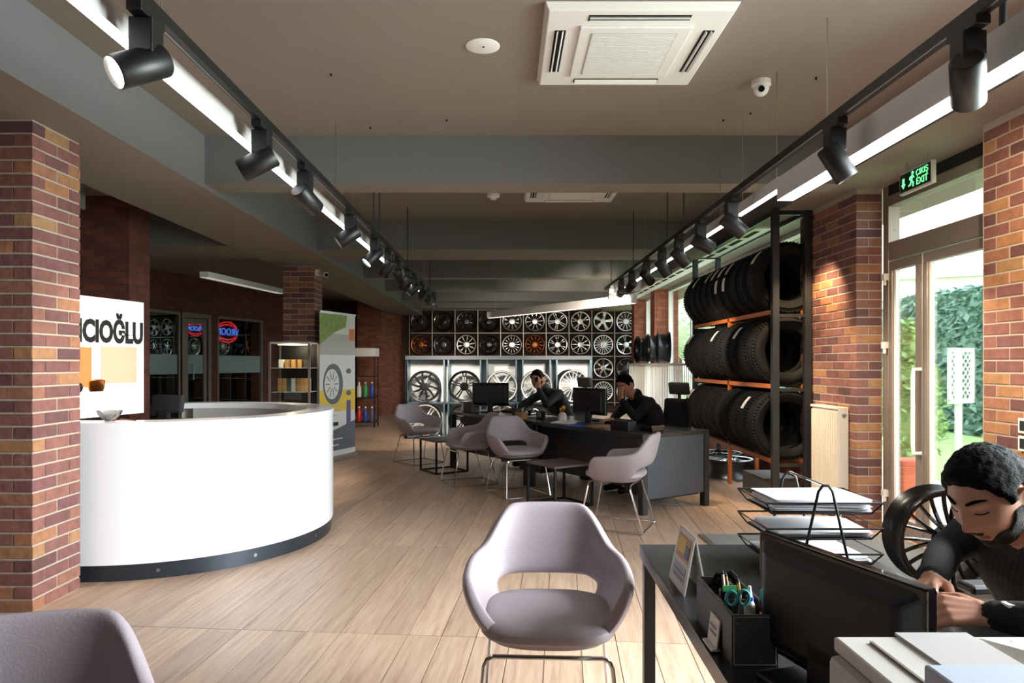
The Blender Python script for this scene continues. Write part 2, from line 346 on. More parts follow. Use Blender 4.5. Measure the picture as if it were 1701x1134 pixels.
def pier(x0, y0, y1, z1, x1, front):
    p = struct(MB().box(x0+.006, x1, y0+.006, y1-.003, 0, z1).build('brick_pier', 'mortar'))
    k = 0
    while k*(BH+J)+BH/2 < z1-.01:
        z = k*(BH+J)+BH/2+.004; off = 0 if k % 2 == 0 else .105
        y = y0+.1+off
        if off and not front: pass
        while y+.1 <= y1+.001:
            brick_obj(p, (x0+.05+random.uniform(-.0015, .0015), y, z), PI/2); y += .21
        if y-.1+.09 <= y1: half_brick(p, (x0+.05, y-.1+.046, z))
        if off and not front: half_brick(p, (x0+.05, y0+.05, z))
        if front and off: brick_obj(p, (x0+.1, y0+.05, z), 0)
        if front and not off: brick_obj(p, (x0+.155, y0+.1, z), PI/2)
        k += 1
    return p
pier(2.76, 5.5, 6.56, 2.68, 2.97, True)
pier(2.76, 3.1, 4.05, 2.68, 3.2, False)
# a header course end for the door side of the near pier is left to mortar; far piers are textured
for k, (x0, x1, y0, y1, z1) in enumerate([(2.76, 3.2, 12.95, 13.3, 2.68), (2.76, 3.2, 15.0, 15.3, 2.68)]):
    struct(MB().box(x0, x1, y0, y1, 0, z1).build('brick_pier', 'brickback'))
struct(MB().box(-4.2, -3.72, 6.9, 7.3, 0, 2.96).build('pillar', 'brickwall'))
dw = MB().prism([(-3.7, 17.4), (-3.09, 17.4), (-2.75, 18.6), (-3.7, 18.6)], 0, CEIL); struct(dw.build('pillar', 'brickback'))
# ---- left angled wall with shop windows (local x runs along the wall, away from the camera)
ang = math.atan2(.972, .233)
WL = sempty('wall_left', (-6.44, 11.13, 0), ang)
wz = 2.26
b = MB()
b.box(-16, -.8, 0, .2, 0, CEIL); b.box(-.8, 5.6, 0, .2, wz, CEIL); b.box(2.70, 2.92, 0, .2, 0, wz); b.box(4.5, 7.9, 0, .2, 0, wz); b.box(5.6, 7.9, 0, .2, wz, CEIL)
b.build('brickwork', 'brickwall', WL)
def wframe(parent, x0, x1, z0, z1, t=.05, d=(0.0, .08), m='alu', name='window_frame'):
    b = MB(); b.box(x0, x1, d[0], d[1], z0, z0+t); b.box(x0, x1, d[0], d[1], z1-t, z1); b.box(x0, x0+t, d[0], d[1], z0+t, z1-t); b.box(x1-t, x1, d[0], d[1], z0+t, z1-t)
    return b.build(name, m, parent, bevel=.004)
for n, (x0, x1) in ((1, (-.8, 1.84)), (2, (2.92, 4.5))):
    W = sempty('window_%d' % n, (-6.44, 11.13, 0), ang)
    wframe(W, x0, x1, .05, wz)
    MB().box(x0+.05, x1-.05, .035, .043, .1, wz-.05).build('pane', 'darkglass', W)
    MB().box(x0+.06, x1-.06, .028, .032, 1.11, 1.47).build('frosted_band', 'frost', W)
D = sempty('door_1', (-6.44, 11.13, 0), ang)
wframe(D, 1.86, 2.70, 0, wz, .09, (-.02, .1), name='door_frame'); wframe(D, 1.96, 2.60, .02, wz-.1, .1, (.01, .06), name='door_leaf')
MB().box(2.06, 2.5, .03, .036, .12, wz-.2).build('pane', 'darkglass', D); MB().box(2.06, 2.5, .024, .028, 1.11, 1.47).build('frosted_band', 'frost', D)
MB().tube([(2.13, -.0, 1.0), (2.13, -.05, 1.0), (2.13, -.05, 1.3), (2.13, 0, 1.3)], .011).build('door_handle', 'steel', D, smooth=True)
# dark room behind the shop windows
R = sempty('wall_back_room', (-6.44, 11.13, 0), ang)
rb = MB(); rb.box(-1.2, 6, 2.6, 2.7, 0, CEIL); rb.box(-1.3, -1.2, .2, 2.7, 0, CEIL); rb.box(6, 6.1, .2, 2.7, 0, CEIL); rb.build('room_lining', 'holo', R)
# ---- back wall, right wall, wall behind the camera
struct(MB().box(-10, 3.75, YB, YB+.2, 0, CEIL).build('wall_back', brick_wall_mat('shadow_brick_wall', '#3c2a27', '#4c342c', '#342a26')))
struct(MB().box(-10, 3.4, -4.2, -4.0, 0, CEIL).build('wall_front', 'ceiling'))
wr = sempty('wall_right')
b = MB(); b.box(2.97, 3.17, -4, .9, 0, 2.68); b.box(2.97, 3.17, .9, 3.1, 0, .3); b.box(3.5, 3.7, 18.0, 18.6, 0, 2.68); b.box(2.97, 3.7, 15.3, 15.4, 0, 2.68); b.box(2.97, 3.17, 6.56, 12.95, 0, .35); b.box(2.97, 3.17, 13.3, 15.0, 0, .35); b.box(3.5, 3.7, 15.4, 18.0, 0, .35); b.build('brickwork', 'brickback', wr)
def wwin(n, y0, y1, z0, z1, mull, x=3.05):
    W = sempty('window_%d' % n, (x, 0, 0), 0)
    b = MB(); t = .05
    b.box(-.04, .04, y0, y1, z0, z0+t); b.box(-.04, .04, y0, y1, z1-t, z1)
    ys = [y0+(y1-y0)*k/mull for k in range(mull+1)]
    for k, y in enumerate(ys):
        yy = min(max(y, y0+t/2), y1-t/2); b.box(-.04, .04, yy-t/2, yy+t/2, z0+t, z1-t)
    b.build('window_frame', 'aluw', W)
    for k in range(mull): MB().box(-.004, .004, ys[k]+t/2, ys[k+1]-t/2, z0+t, z1-t).build('pane', 'glass', W)
wwin(3, .9, 3.1, .3, 2.68, 2); wwin(4, 6.56, 12.95, .35, 2.68, 4); wwin(5, 13.3, 15.0, .35, 2.68, 1); wwin(6, 15.4, 18.0, .35, 2.68, 2, 3.6)
# ---- glazed entrance door with transom
DR = sempty('door_2', (2.97, 0, 0), 0)
b = MB(); y0, y1 = 4.05, 5.5
b.box(0, .09, y1-.08, y1, 0, 2.68); b.box(0, .09, y0, y0+.06, 0, 2.68); b.box(0, .09, y0+.06, y1-.08, 2.10, 2.24); b.box(0, .09, y0+.06, y1-.08, 2.52, 2.60)
b.build('door_frame', 'alu', DR, bevel=.004)
MB().box(0, .09, y0+.06, y1-.08, 2.60, 2.68).build('head_panel', 'dash', DR)
MB().box(.04, .05, y0+.06, y1-.08, 2.24, 2.52).build('transom_pane', 'glass', DR)
for a, c, hx in ((4.98, 5.41, 1), (4.12, 4.96, 0)):
    b = MB(); t = .085
    b.box(.0, .055, a, c, .01, .14); b.box(0, .055, a, c, 2.02, 2.09); b.box(0, .055, a, a+t, .14, 2.02); b.box(0, .055, c-.04, c, .14, 2.02)
    lf = b.build('door_leaf', 'alu', DR, bevel=.004)
    MB().box(.02, .028, a+t, c-.04, .14, 2.02).build('pane', 'glass', lf)
    MB().box(.016, .02, c-.065, c-.04, .14, 2.02).build('glazing_bead', 'aluw', lf)
for z in (.27, 1.42, 1.95):
    MB().box(-.035, 0, 5.415, 5.46, z, z+.05).cyl((-.018, 5.437, z-.04), (-.018, 5.437, z), .012).build('hinge', 'aluw', DR)
MB().tube([(0, 4.99, .66), (-.05, 5.0, .66), (-.055, 5.0, .72), (-.055, 5.0, 1.2), (-.05, 5.0, 1.26), (0, 4.99, 1.26)], .014).build('door_handle', 'whitep', DR, smooth=True)
# ---- soffit air grille slots along the right beam
gr = sempty('trim_13'); MB().box(2.5, 2.74, 7.0, 14.8, 2.655, 2.68).build('grille_plate', 'whitep', gr)
for k in range(15): MB().box(2.55, 2.60, 7.15+k*.5, 7.5+k*.5, 2.650, 2.6545).build('slot', 'dash', gr)
# ================================================================== OUTSIDE
struct(MB().box(3.4, 60, -30, 90, -.25, -.12).build('ground_outside', 'grass'))
struct(MB().box(3.17, 4.9, -6, 30, -.12, -.02).build('ground_path', 'paving'))
struct(MB().box(3.17, 3.8, 2, 9, 2.74, 2.84).build('canopy', 'extwall'))
def leafy(name, label, cat, loc, boxes, count, m, size=.07, seed=1, stem=None):
    rnd = random.Random(seed); t = thing(name, label, cat, loc); b = MB(); cb = MB()
    for (cx, cy, cz, sx, sy, sz, n) in boxes:
        cb.sphere((cx, cy, cz), 1, 12, 8, (sx*.86, sy*.86, sz*.86)) if name != 'hedge' else cb.cbox(cx, cy, cz, sx*1.86, sy*1.96, sz*1.9)
        for _ in range(n):
            if name == 'hedge':
                f = rnd.random()
                p = Vector((cx-sx if f < .8 else rnd.uniform(cx-sx, cx+sx), rnd.uniform(cy-sy, cy+sy), rnd.uniform(cz-sz, cz+sz) if f < .8 else cz+sz))
            else:
                d = Vector((rnd.gauss(0, 1), rnd.gauss(0, 1), rnd.gauss(0, 1))).normalized()
                k = rnd.uniform(.8, 1.05); p = Vector((cx+d.x*sx*k, cy+d.y*sy*k, cz+d.z*sz*k))
            p += Vector((rnd.uniform(-.05, .05),)*1+(rnd.uniform(-.05, .05), rnd.uniform(-.05, .05)))
            T = Matrix.Translation(p) @ Matrix.Rotation(rnd.uniform(0, 6.3), 4, 'Z') @ Matrix.Rotation(rnd.uniform(-1, 1), 4, 'X') @ Matrix.Rotation(rnd.uniform(-.8, .8), 4, 'Y')
            s_ = size*rnd.uniform(.7, 1.3)
            b._add([(0, -s_, 0), (s_*.5, 0, .15*s_), (0, s_, 0), (-s_*.5, 0, .15*s_)], [(0, 1, 2, 3)], T)
    cb.build('foliage_core', m, t); lv = b.build('leaves', m, t); lv['kind'] = 'stuff'
    if stem: MB().cyl((0, 0, 0), (0, 0, stem[1]), stem[0], stem[0]*.7).build('trunk', 'bark', t, smooth=True)
    return t
leafy('hedge', 'tall dark green clipped hedge beyond the lawn seen through the glass door', 'hedge', (9.6, 20, -.12), [(0, 0, 1.45, .4, 14, 1.45, 15000)], 0, 'leaf', .11, 3)
leafy('conifer_shrub', 'slim light green shrub just outside the glass entrance door', 'shrub', (4.75, 8.2, -.05), [(0, 0, 1.05, .28, .28, .5, 900), (0, 0, .7, .33, .33, .6, 900), (0, 0, 1.5, .18, .18, .35, 400)], 0, 'leaf2', .05, 4, (.04, .8))
for k, (x, y, s_) in enumerate([(12, 33, 2.0), (11.0, 44, 2.6)]):
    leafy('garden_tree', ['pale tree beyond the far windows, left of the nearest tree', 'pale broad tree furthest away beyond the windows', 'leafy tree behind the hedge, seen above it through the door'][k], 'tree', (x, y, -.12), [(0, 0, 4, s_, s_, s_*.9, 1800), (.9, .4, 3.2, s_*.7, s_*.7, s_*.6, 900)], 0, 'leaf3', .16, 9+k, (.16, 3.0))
t = thing('planter', 'terracotta box planter outside the left leaf of the glass door', 'planter', (3.43, 5.95, -.02))
b = MB(); b._add([(-.09, -.09, 0), (.09, -.09, 0), (.09, .09, 0), (-.09, .09, 0), (-.115, -.115, .5), (.115, -.115, .5), (.115, .115, .5), (-.115, .115, .5)], [(0, 3, 2, 1), (4, 5, 6, 7), (0, 1, 5, 4), (1, 2, 6, 5), (2, 3, 7, 6), (3, 0, 4, 7)]); b.build('pot', 'terracotta', t, bevel=.01)
MB().box(-.125, .125, -.125, .125, .46, .51).build('pot_rim', 'terracotta', t, bevel=.01)
t = thing('lattice_sign', 'white lattice board on a white post standing on the lawn', 'sign', (6.9, 10.6, -.12), .5)
MB().cyl((0, .03, 0), (0, .03, 1.6), .05).build('post', 'whitep', t, smooth=True)
b = MB(); b.box(-.33, -.28, -.03, .01, .85, 1.65); b.box(.28, .33, -.03, .01, .85, 1.65); b.box(-.33, .33, -.03, .01, 1.6, 1.66); b.box(-.33, .33, -.03, .01, .82, .88); b.build('board_frame', 'whitep', t)
b = MB()
for k in range(-6, 12):
    for sg in (1, -1):
        x0 = -.28; z0 = .88+k*.12
        pts = [(x, z0+sg*(x-x0) + (0 if sg > 0 else .56)) for x in (x0+q*.02 for q in range(29))]; pts = [(x, z) for x, z in pts if .88 <= z <= 1.6]
        if len(pts) > 1: b.beam((pts[0][0], -.01, pts[0][1]), (pts[-1][0], -.01, pts[-1][1]), .008, .016)
b.build('lattice', 'whitep', t)
t = thing('garden_building', 'pale rendered building far behind the hedge', 'building', (26, 38, -.12), -.5)
b = MB(); b.box(-9, 9, 0, 6, 0, 6.2); b.build('wall', 'extwall', t); MB().box(-9.4, 9.4, -.4, 6.4, 6.2, 6.5).build('roof', 'greyp', t)
for k in range(5):
    wf = MB().box(-7.5+k*3.3, -6.1+k*3.3, -.06, 0, 3.2, 4.7).build('window', 'aluw', t); MB().box(-7.4+k*3.3, -6.2+k*3.3, -.08, -.06, 3.3, 4.6).build('pane', 'darkglass', wf)
# ================================================================== COUNTER
CC = (-2.53, 5.32)
ct = thing('reception_counter', 'large round white reception counter with dark plinth', 'counter', (CC[0], CC[1], 0))
def arc_wall(r0, r1, z0, z1, a0, a1, n=96):
    b = MB(); vs = []; fs = []
    for i in range(n+1):
        a = a0+(a1-a0)*i/n
        for r, z in ((r0, z0), (r1, z0), (r1, z1), (r0, z1)): vs.append((r*math.cos(a), r*math.sin(a), z))
    for i in range(n):
        for k in range(4): fs.append((i*4+k, (i+1)*4+k, (i+1)*4+(k+1) % 4, i*4+(k+1) % 4))
    fs += [(0, 1, 2, 3), (n*4+3, n*4+2, n*4+1, n*4)]
    return b._add(vs, fs)
A0, A1 = math.radians(-200), math.radians(112)
arc_wall(1.12, 1.18, .10, .90, A0, A1).build('curved_front', 'white', ct, smooth=True)
arc_wall(1.11, 1.165, 0, .10, A0, A1).build('plinth', 'plinth', ct, smooth=True)
arc_wall(.98, 1.185, .90, .948, A0, A1).build('counter_top', 'white', ct, smooth=True)
arc_wall(.62, 1.12, .70, .73, A0+.1, A1-.1).build('worktop', 'white', ct, smooth=True)
arc_wall(1.0, 1.02, .73, .90, A0+.1, A1-.1).build('inner_riser', 'greyp', ct, smooth=True)
for k in range(3): MB().cyl((1.166*math.cos(-1.2+k*.5), 1.166*math.sin(-1.2+k*.5), .05), (1.17*math.cos(-1.2+k*.5), 1.17*math.sin(-1.2+k*.5), .05), .012, n=8).build('plinth_screw', 'steel', ct)
# sign board with the shop lettering, standing inside the counter
bx, by = -2.60, 5.02; tx, ty = -2.74, 4.40
sa = math.atan2(by-ty, bx-tx)
sb = thing('sign_board', 'tall white board with black lettering and a photo print, on the counter', 'sign', (tx, ty, .948), sa)
Lb = math.hypot(bx-tx, by-ty); zt = 1.74-.948
MB().box(-.35, Lb, 0, .05, 0, zt).build('board', 'white', sb, bevel=.003)
T = Matrix.Translation((Lb*.5, -.003, .515)) @ STAND
text_mesh('ICIOĞLU', .20, 'lettering', 'letter', sb, Matrix.Translation((Lb-.012, -.003, .560)) @ STAND, .0015, .0085, .72, 'RIGHT')
MB().box(-.02, .16, -.004, 0, .20, .46).build('brick_photo', 'orangep', sb); MB().box(.24, .56, -.004, 0, .22, .47).build('peach_photo', 'pinkprint', sb)
b = MB(); b.sphere((.03, -.006, .20), .06, 16, 10, (1, .12, .7)); b.build('dark_bowl_print', 'letter', sb, smooth=True)
b = MB(); b.lathe([(.0, 0), (.045, 0), (.055, .02), (.06, .055), (.035, .06), (.0, .062)], 20, Matrix.Translation((.2, -.006, .17)) @ Matrix.Diagonal((1.2, .06, 1.3, 1))); b.build('copper_pot_print', 'copper', sb, smooth=True)
t = thing('glass_bowl', 'small faceted glass bowl on the white counter before the sign board', 'bowl', (-2.44, 4.30, .948))
MB().lathe([(.0, 0), (.025, 0), (.03, .005), (.065, .04), (.075, .065), (.072, .066), (.06, .042), (.026, .01), (0, .008)], 14).build('bowl', glass_mat('bowl_glass', (.8, .82, .82), .25), t, smooth=True)
MB().sphere((0, 0, .03), .04, 10, 6, (1, 1, .4)).build('pebbles', 'gun', t)
b = MB(); b.tube([(-.06, 0, 0), (-.02, .01, .006), (.03, -.01, .006), (.08, .0, .0)], .004, 6)
tag(b.build('key_cord', 'copper', None, loc=(-2.34, 4.27, .953)), 'thin gold cord lying beside the glass bowl', 'cord')

# ================================================================== TUB CHAIRS
def sgnpow(v, p): return math.copysign(abs(v)**p, v)
def tub_chair(name, label, loc, rz, group):
    t = thing(name, label, 'chair', loc, rz, group)
    nphi = 40; phis = [-PI+2*PI*i/nphi for i in range(nphi)]
    def rim(ph):
        a = abs(math.degrees(ph))
        h = .758-.145*sstep(24, 60, a)-.03*sstep(60, 105, a)
        h -= .16*sstep(108, 140, a)
        return h
    def rz_(z):
        pts = [(.37, .62), (.39, .72), (.44, .85), (.50, .95), (.56, 1.0), (.62, 1.0), (.80, 1.02)]
        for (a, r), (c, q) in zip(pts, pts[1:]):
            if z <= c: return r+(q-r)*(z-a)/(c-a)
        return pts[-1][1]
    def P(ph, r, z):
        c, s = math.cos(ph), math.sin(ph); p = .72
        x = .295*r*sgnpow(s, p); y = (.27 if c > 0 else .285)*r*sgnpow(c, p)
        if c > 0: y += max(0, z-.46)*.22*c; x *= 1-max(0, z-.60)*.45
        return (x, y, z)
    fr = [0, .15, .29, .50, .66, .83, 1.0]
    vs = [(0, 0, .372)]; rows = []
    for r in (.3, .55): rows.append([P(ph, r, .371) for ph in phis])
    for q in fr: rows.append([P(ph, rz_(.385+(rim(ph)-.385)*q), .385+(rim(ph)-.385)*q) for ph in phis])
    for r in rows: vs += r
    fs = []; ix = lambda r, i: 1+r*nphi+(i % nphi)
    for i in range(nphi): fs.append((0, ix(0, i+1), ix(0, i)))
    for r in range(len(rows)-1):
        for i in range(nphi):
            a = math.degrees(phis[i]+PI/nphi)
            if r == 3 and abs(a) < 43: continue
            fs.append((ix(r, i), ix(r, i+1), ix(r+1, i+1), ix(r+1, i)))
    b = MB(); b._add(vs, fs); sh = b.build('shell', 'mauve', t, smooth=True)
    for p in sh.data.polygons: p.use_smooth = True
    m = sh.modifiers.new('solid', 'SOLIDIFY'); m.thickness = .038; m.offset = -1; m.use_even_offset = True
    m = sh.modifiers.new('sub', 'SUBSURF'); m.levels = 2; m.render_levels = 2
    # seat cushion
    b = MB(); n = 36; vs = []; fs = []; prof = [(.0, .40), (.80, .40), (.86, .42), (.85, .445), (.78, .462), (.5, .470), (0, .472)]
    prof2 = prof[1:-1]
    vs.append((0, 0, .40)); vs.append((0, 0, .472))
    for r, z in prof2:
        for i in range(n):
            ph = -PI+2*PI*i/n; c, s = math.cos(ph), math.sin(ph); vs.append((.27*r*sgnpow(s, .62), .27*r*sgnpow(c, .62)-.012, z))
    for i in range(n):
        j = (i+1) % n; fs.append((0, 2+i, 2+j)); L = 2+(len(prof2)-1)*n; fs.append((1, L+j, L+i))
        for k in range(len(prof2)-1): fs.append((2+k*n+i, 2+k*n+j, 2+(k+1)*n+j, 2+(k+1)*n+i))
    b._add(vs, fs); se = b.build('seat_cushion', 'mauve', t, smooth=True)
    m = se.modifiers.new('sub', 'SUBSURF'); m.levels = 1; m.render_levels = 1
    # chromed sled frame: two hoops and floor rods
    def hoop(y, yb):
        pts = []
        for sx in (-1, 1):
            seg = [(sx*.235, yb, .012), (sx*.205, y, .33), (sx*.195, y, .352), (sx*.175, y, .362)]
            pts += seg if sx < 0 else seg[::-1]
        return MB().tube(pts, .0075, 8)
    hoop(-.19, -.25).build('front_leg_hoop', 'chrome', t, smooth=True); hoop(.15, .25).build('rear_leg_hoop', 'chrome', t, smooth=True)
    for sx in (-1, 1): MB().tube([(sx*.235, -.25, .009), (sx*.235, .25, .009)], .0065, 8).build('floor_rail', 'chrome', t, smooth=True)
    for sy in (-.25, .25): MB().tube([(-.235, sy, .009), (.235, sy, .009)], .0055, 8).build('cross_rod', 'chrome', t, smooth=True)
    return t
G = 'mauve tub chairs'
ch = tub_chair('tub_chair', 'mauve tub chair nearest the camera, facing it, in the middle of the floor', (.145, 2.42, 0), faceto(-.05, -1), G)
cht = [(c, kids(c)) for c in kids(ch)]
dup(ch, (-.93, 1.22, 0), faceto(.25, -1)+PI*0, 'mauve tub chair at the bottom left corner, only its backrest showing', G, cht)
dup(ch, (.90, 5.60, 0), faceto(-.80, .35), 'mauve tub chair with its back to the blue-grey end panel of the near desk', G, cht)
dup(ch, (.12, 6.98, 0), faceto(.42, -.9), 'mauve tub chair beside the low square table, middle of the desk row', G, cht)
dup(ch, (-.40, 7.62, 0), faceto(-.85, -.35), 'mauve tub chair partly hidden behind the middle chair of the desk row', G, cht)
dup(ch, (-1.14, 9.2, 0), faceto(.62, -.75), 'mauve tub chair furthest from the camera, left end of the desk row', G, cht)

# ================================================================== DESKS
P1 = Vector((1.17, 5.96)); U = Vector((-.54, .842)); V = Vector((.842, .54)); DA = math.atan2(U.y, U.x)
def dp(s, t, z=0): q = P1+U*s+V*t; return (q.x, q.y, z)
ZT = .695
# desk local: x along U (0..L), y across: +y is -V side. use local y = -t
def desk(name, label, s0, L, endpanel):
    t = thing(name, label, 'desk', dp(s0, 0), DA, 'long anthracite desks')
    MB().box(0, L, -.83, 0, ZT-.035, ZT).build('desktop', 'desktop', t, bevel=.002)
    MB().box(.05, L-.03, -.20, -.18, .18, ZT-.035).build('modesty_panel', 'desk', t)
    for x in (0, L-.06):
        for y in (-.06, -.83): MB().box(x, x+.06, y, y+.06, 0, ZT-.035).build('leg', 'desk', t, bevel=.002)
    if endpanel: MB().box(.012, .03, -.77, -.06, .13, ZT-.035).build('end_panel', 'deskpanel', t)
    dr = MB().box(.08, .5, -.78, -.25, .10, ZT-.06).build('pedestal', 'desk', t, bevel=.003)
    return t
desk('office_desk', 'near anthracite desk with a blue-grey end panel', 0, 1.74, True)
desk('office_desk', 'far anthracite desk, behind the middle tub chairs', 1.76, 1.72, False)
def side_table(x, y, label):
    t = thing('side_table', label, 'table', (x, y, 0), DA, 'low cube side tables'); a = .22
    MB().box(-a, a, -a, a, .372, .39).build('table_top', 'mauve' if False else 'greybrown', t, bevel=.002)
    for sx in (-1, 1):
        for sy in (-1, 1): MB().box(sx*a-.01*(sx+1), sx*a-.01*(sx-1), sy*a-.01*(sy+1), sy*a-.01*(sy-1), 0, .372).build('leg', 'black', t)
    for k in (-1, 1):
        MB().box(-a+.02, a-.02, k*a-.01*(k+1), k*a-.01*(k-1), 0, .018).build('base_rail', 'black', t); MB().box(k*a-.01*(k+1), k*a-.01*(k-1), -a+.02, a-.02, 0, .018).build('base_rail', 'black', t)
M['greybrown'] = mat('taupe_table_top', '#6e5f60', .4)
side_table(.50, 6.46, 'low square table between the two nearer tub chairs at the desks'); side_table(-.75, 8.48, 'low square table in front of the far desk, left of the chairs')
def monitor(name, label, loc, rz, w=.5, h=.30, lift=.1, curved=0):
    t = thing(name, label, 'monitor', loc, rz, None)
    MB().box(-w/2, w/2, -.012, .012, lift, lift+h).build('screen_frame', 'blackg', t, bevel=.004)
    b = MB(); b._add([(-w/2+.01, .012, lift+.01), (w/2-.01, .012, lift+.01), (w/2-.01, .012, lift+h-.01), (-w/2+.01, .012, lift+h-.01), (-w*.4, .035, lift+h*.12), (w*.4, .035, lift+h*.12), (w*.4, .035, lift+h*.86), (-w*.4, .035, lift+h*.86)], [(4, 5, 6, 7), (0, 1, 5, 4), (1, 2, 6, 5), (2, 3, 7, 6), (3, 0, 4, 7)])
    b.build('back_shell', 'black', t, bevel=.012, bseg=4)
    MB().box(-w/2+.012, w/2-.012, -.0135, -.012, lift+.014, lift+h-.012).build('display', 'screen', t)
    MB().box(-.035, .035, .015, .035, .01, lift+h*.3).build('stand', 'black', t, bevel=.003); MB().box(-.11, .11, -.07, .09, 0, .012).build('stand_base', 'black', t, bevel=.004)
    return t
mr_ = faceto(V.x, V.y)
monitor('monitor', 'black monitor on the near desk, before the man covering his face', dp(1.12, .34, ZT), mr_+.12, .46, .27, .09)
monitor('monitor', 'black monitor on the far desk, before the man on the phone', dp(3.05, .34, ZT), faceto(.12, 1), .46, .29, .08)
def kbd(label, loc, rz):
    t = thing('keyboard', label, 'keyboard', loc, rz); MB().box(-.2, .2, -.06, .06, 0, .016).build('keyboard_base', 'black', t, bevel=.003)
    b = MB()
    for i in range(14):
        for j in range(4): b.box(-.19+i*.027, -.167+i*.027, -.05+j*.026, -.03+j*.026, .016, .021)
    k = b.build('keys', 'black', t); k['kind'] = 'stuff'
kbd('black keyboard on the near desk behind the monitor', dp(1.12, .58, ZT), mr_); kbd('black keyboard on the far desk behind the monitor', dp(2.9, .58, ZT), mr_)
def simple(name, label, cat, loc, rz, parts, group=None):
    t = thing(name, label, cat, loc, rz, group)
    for n, m, f in parts:
        b = MB(); f(b); b.build(n, m, t, bevel=.002)
    return t
simple('desk_organizer', 'black desk organizer near the right end of the near desk', 'organizer', dp(.42, .16, ZT), mr_, [('body', 'black', lambda b: b.box(-.12, .12, -.05, .05, 0, .085)), ('divider', 'desk', lambda b: b.box(-.115, .115, -.01, .0, .085, .1))])
simple('desk_phone', 'black office telephone beside the organizer on the near desk', 'telephone', dp(.2, .3, ZT), mr_, [('phone_body', 'blackg', lambda b: b.box(-.08, .08, -.07, .07, 0, .03)), ('handset', 'blackg', lambda b: b.box(-.08, -.04, -.08, .08, .03, .055)), ('phone_label', 'ivory', lambda b: b.box(.02, .06, -.05, -.01, .03, .032))])
simple('wooden_box', 'small light wooden box on the middle of the desk row', 'box', dp(2.0, .10, ZT), mr_, [('box_body', 'kraft', lambda b: b.box(-.065, .065, -.04, .04, 0, .06)), ('box_lid', 'kraft', lambda b: b.box(-.07, .07, -.045, .045, .06, .07))])
simple('desk_organizer', 'grey box file on the left end of the far desk', 'organizer', dp(3.32, .22, ZT), mr_, [('body', 'carpet', lambda b: b.box(-.1, .1, -.06, .06, 0, .12)), ('paper_stack', 'paper', lambda b: b.box(.11, .19, -.04, .04, 0, .10))])
t = thing('pen_cup', 'dark round pen cup beside the far monitor', 'cup', dp(2.28, .2, ZT)); MB().lathe([(0, 0), (.035, 0), (.04, .1), (.036, .1), (.032, .006), (0, .006)], 16).build('cup_body', 'leather', t, smooth=True)
for k in range(4): MB().cyl((.01*k-.015, .008*(k % 2), .01), (.02*k-.03, .02*(k % 2)-.01, .15), .004, n=6).build('pen', ['bluep', 'redp', 'black', 'whitep'][k], t)
t = thing('calendar_cube', 'small black block with white digits standing between the two desks', 'calendar', dp(1.86, .26, ZT), mr_+PI)
MB().box(-.06, .06, -.02, .02, 0, .085).build('block', 'black', t, bevel=.003); text_mesh('13', .07, 'digits', 'ivory', t, Matrix.Translation((0, -.0215, .045)) @ STAND)
t = thing('toy_figure', 'small cream desk ornament with red and yellow top on the near desk', 'ornament', dp(1.52, .3, ZT), mr_+PI)
MB().lathe([(0, 0), (.045, 0), (.05, .03), (.04, .07), (.02, .09), (0, .09)], 16).build('base_body', 'ivory', t, smooth=True)
for k, (x, y, z, m) in enumerate([(-.02, 0, .12, 'yellow'), (.02, -.01, .115, 'redp'), (0, .015, .14, 'yellow'), (-.03, .01, .10, 'greenp')]): MB().sphere((x, y, z), .021, 10, 8).build('bead', m, t, smooth=True)
for k, (s_, t_, a, m, lb) in enumerate([(1.3, .2, .3, 'paper', 'loose white papers on the near desk, left of its monitor'), (.78, .2, -.2, 'kraft', 'pale yellow notepad in front of the near monitor'), (2.1, .45, .1, 'paper', 'white papers where the two desks meet'), (3.2, .45, .4, 'paper', 'white papers on the far left of the desk row'), (.95, .12, .1, 'bluep', 'thin blue folder near the edge of the near desk')]):
    b = MB(); b.cbox(0, 0, .003, .21, .28, .006, 0); b.cbox(.03, .02, .0085, .21, .28, .004, .3)
    tag(b.build('paper_sheets', m, None, loc=dp(s_, t_, ZT)), lb, 'papers').rotation_euler = (0, 0, DA+a)
t = thing('telephone', 'black telephone between the far monitor and the wooden box', 'telephone', dp(2.32, .42, ZT), mr_+.4)
MB().box(-.08, .08, -.08, .08, 0, .035).build('phone_body', 'blackg', t, bevel=.006); MB().tube([(-.06, -.09, .05), (-.06, -.03, .075), (-.06, .03, .075), (-.06, .09, .05)], .018, 8).build('handset', 'blackg', t, smooth=True)
MB().box(0, .06, -.05, .05, .035, .037).build('keypad', 'ivory', t)

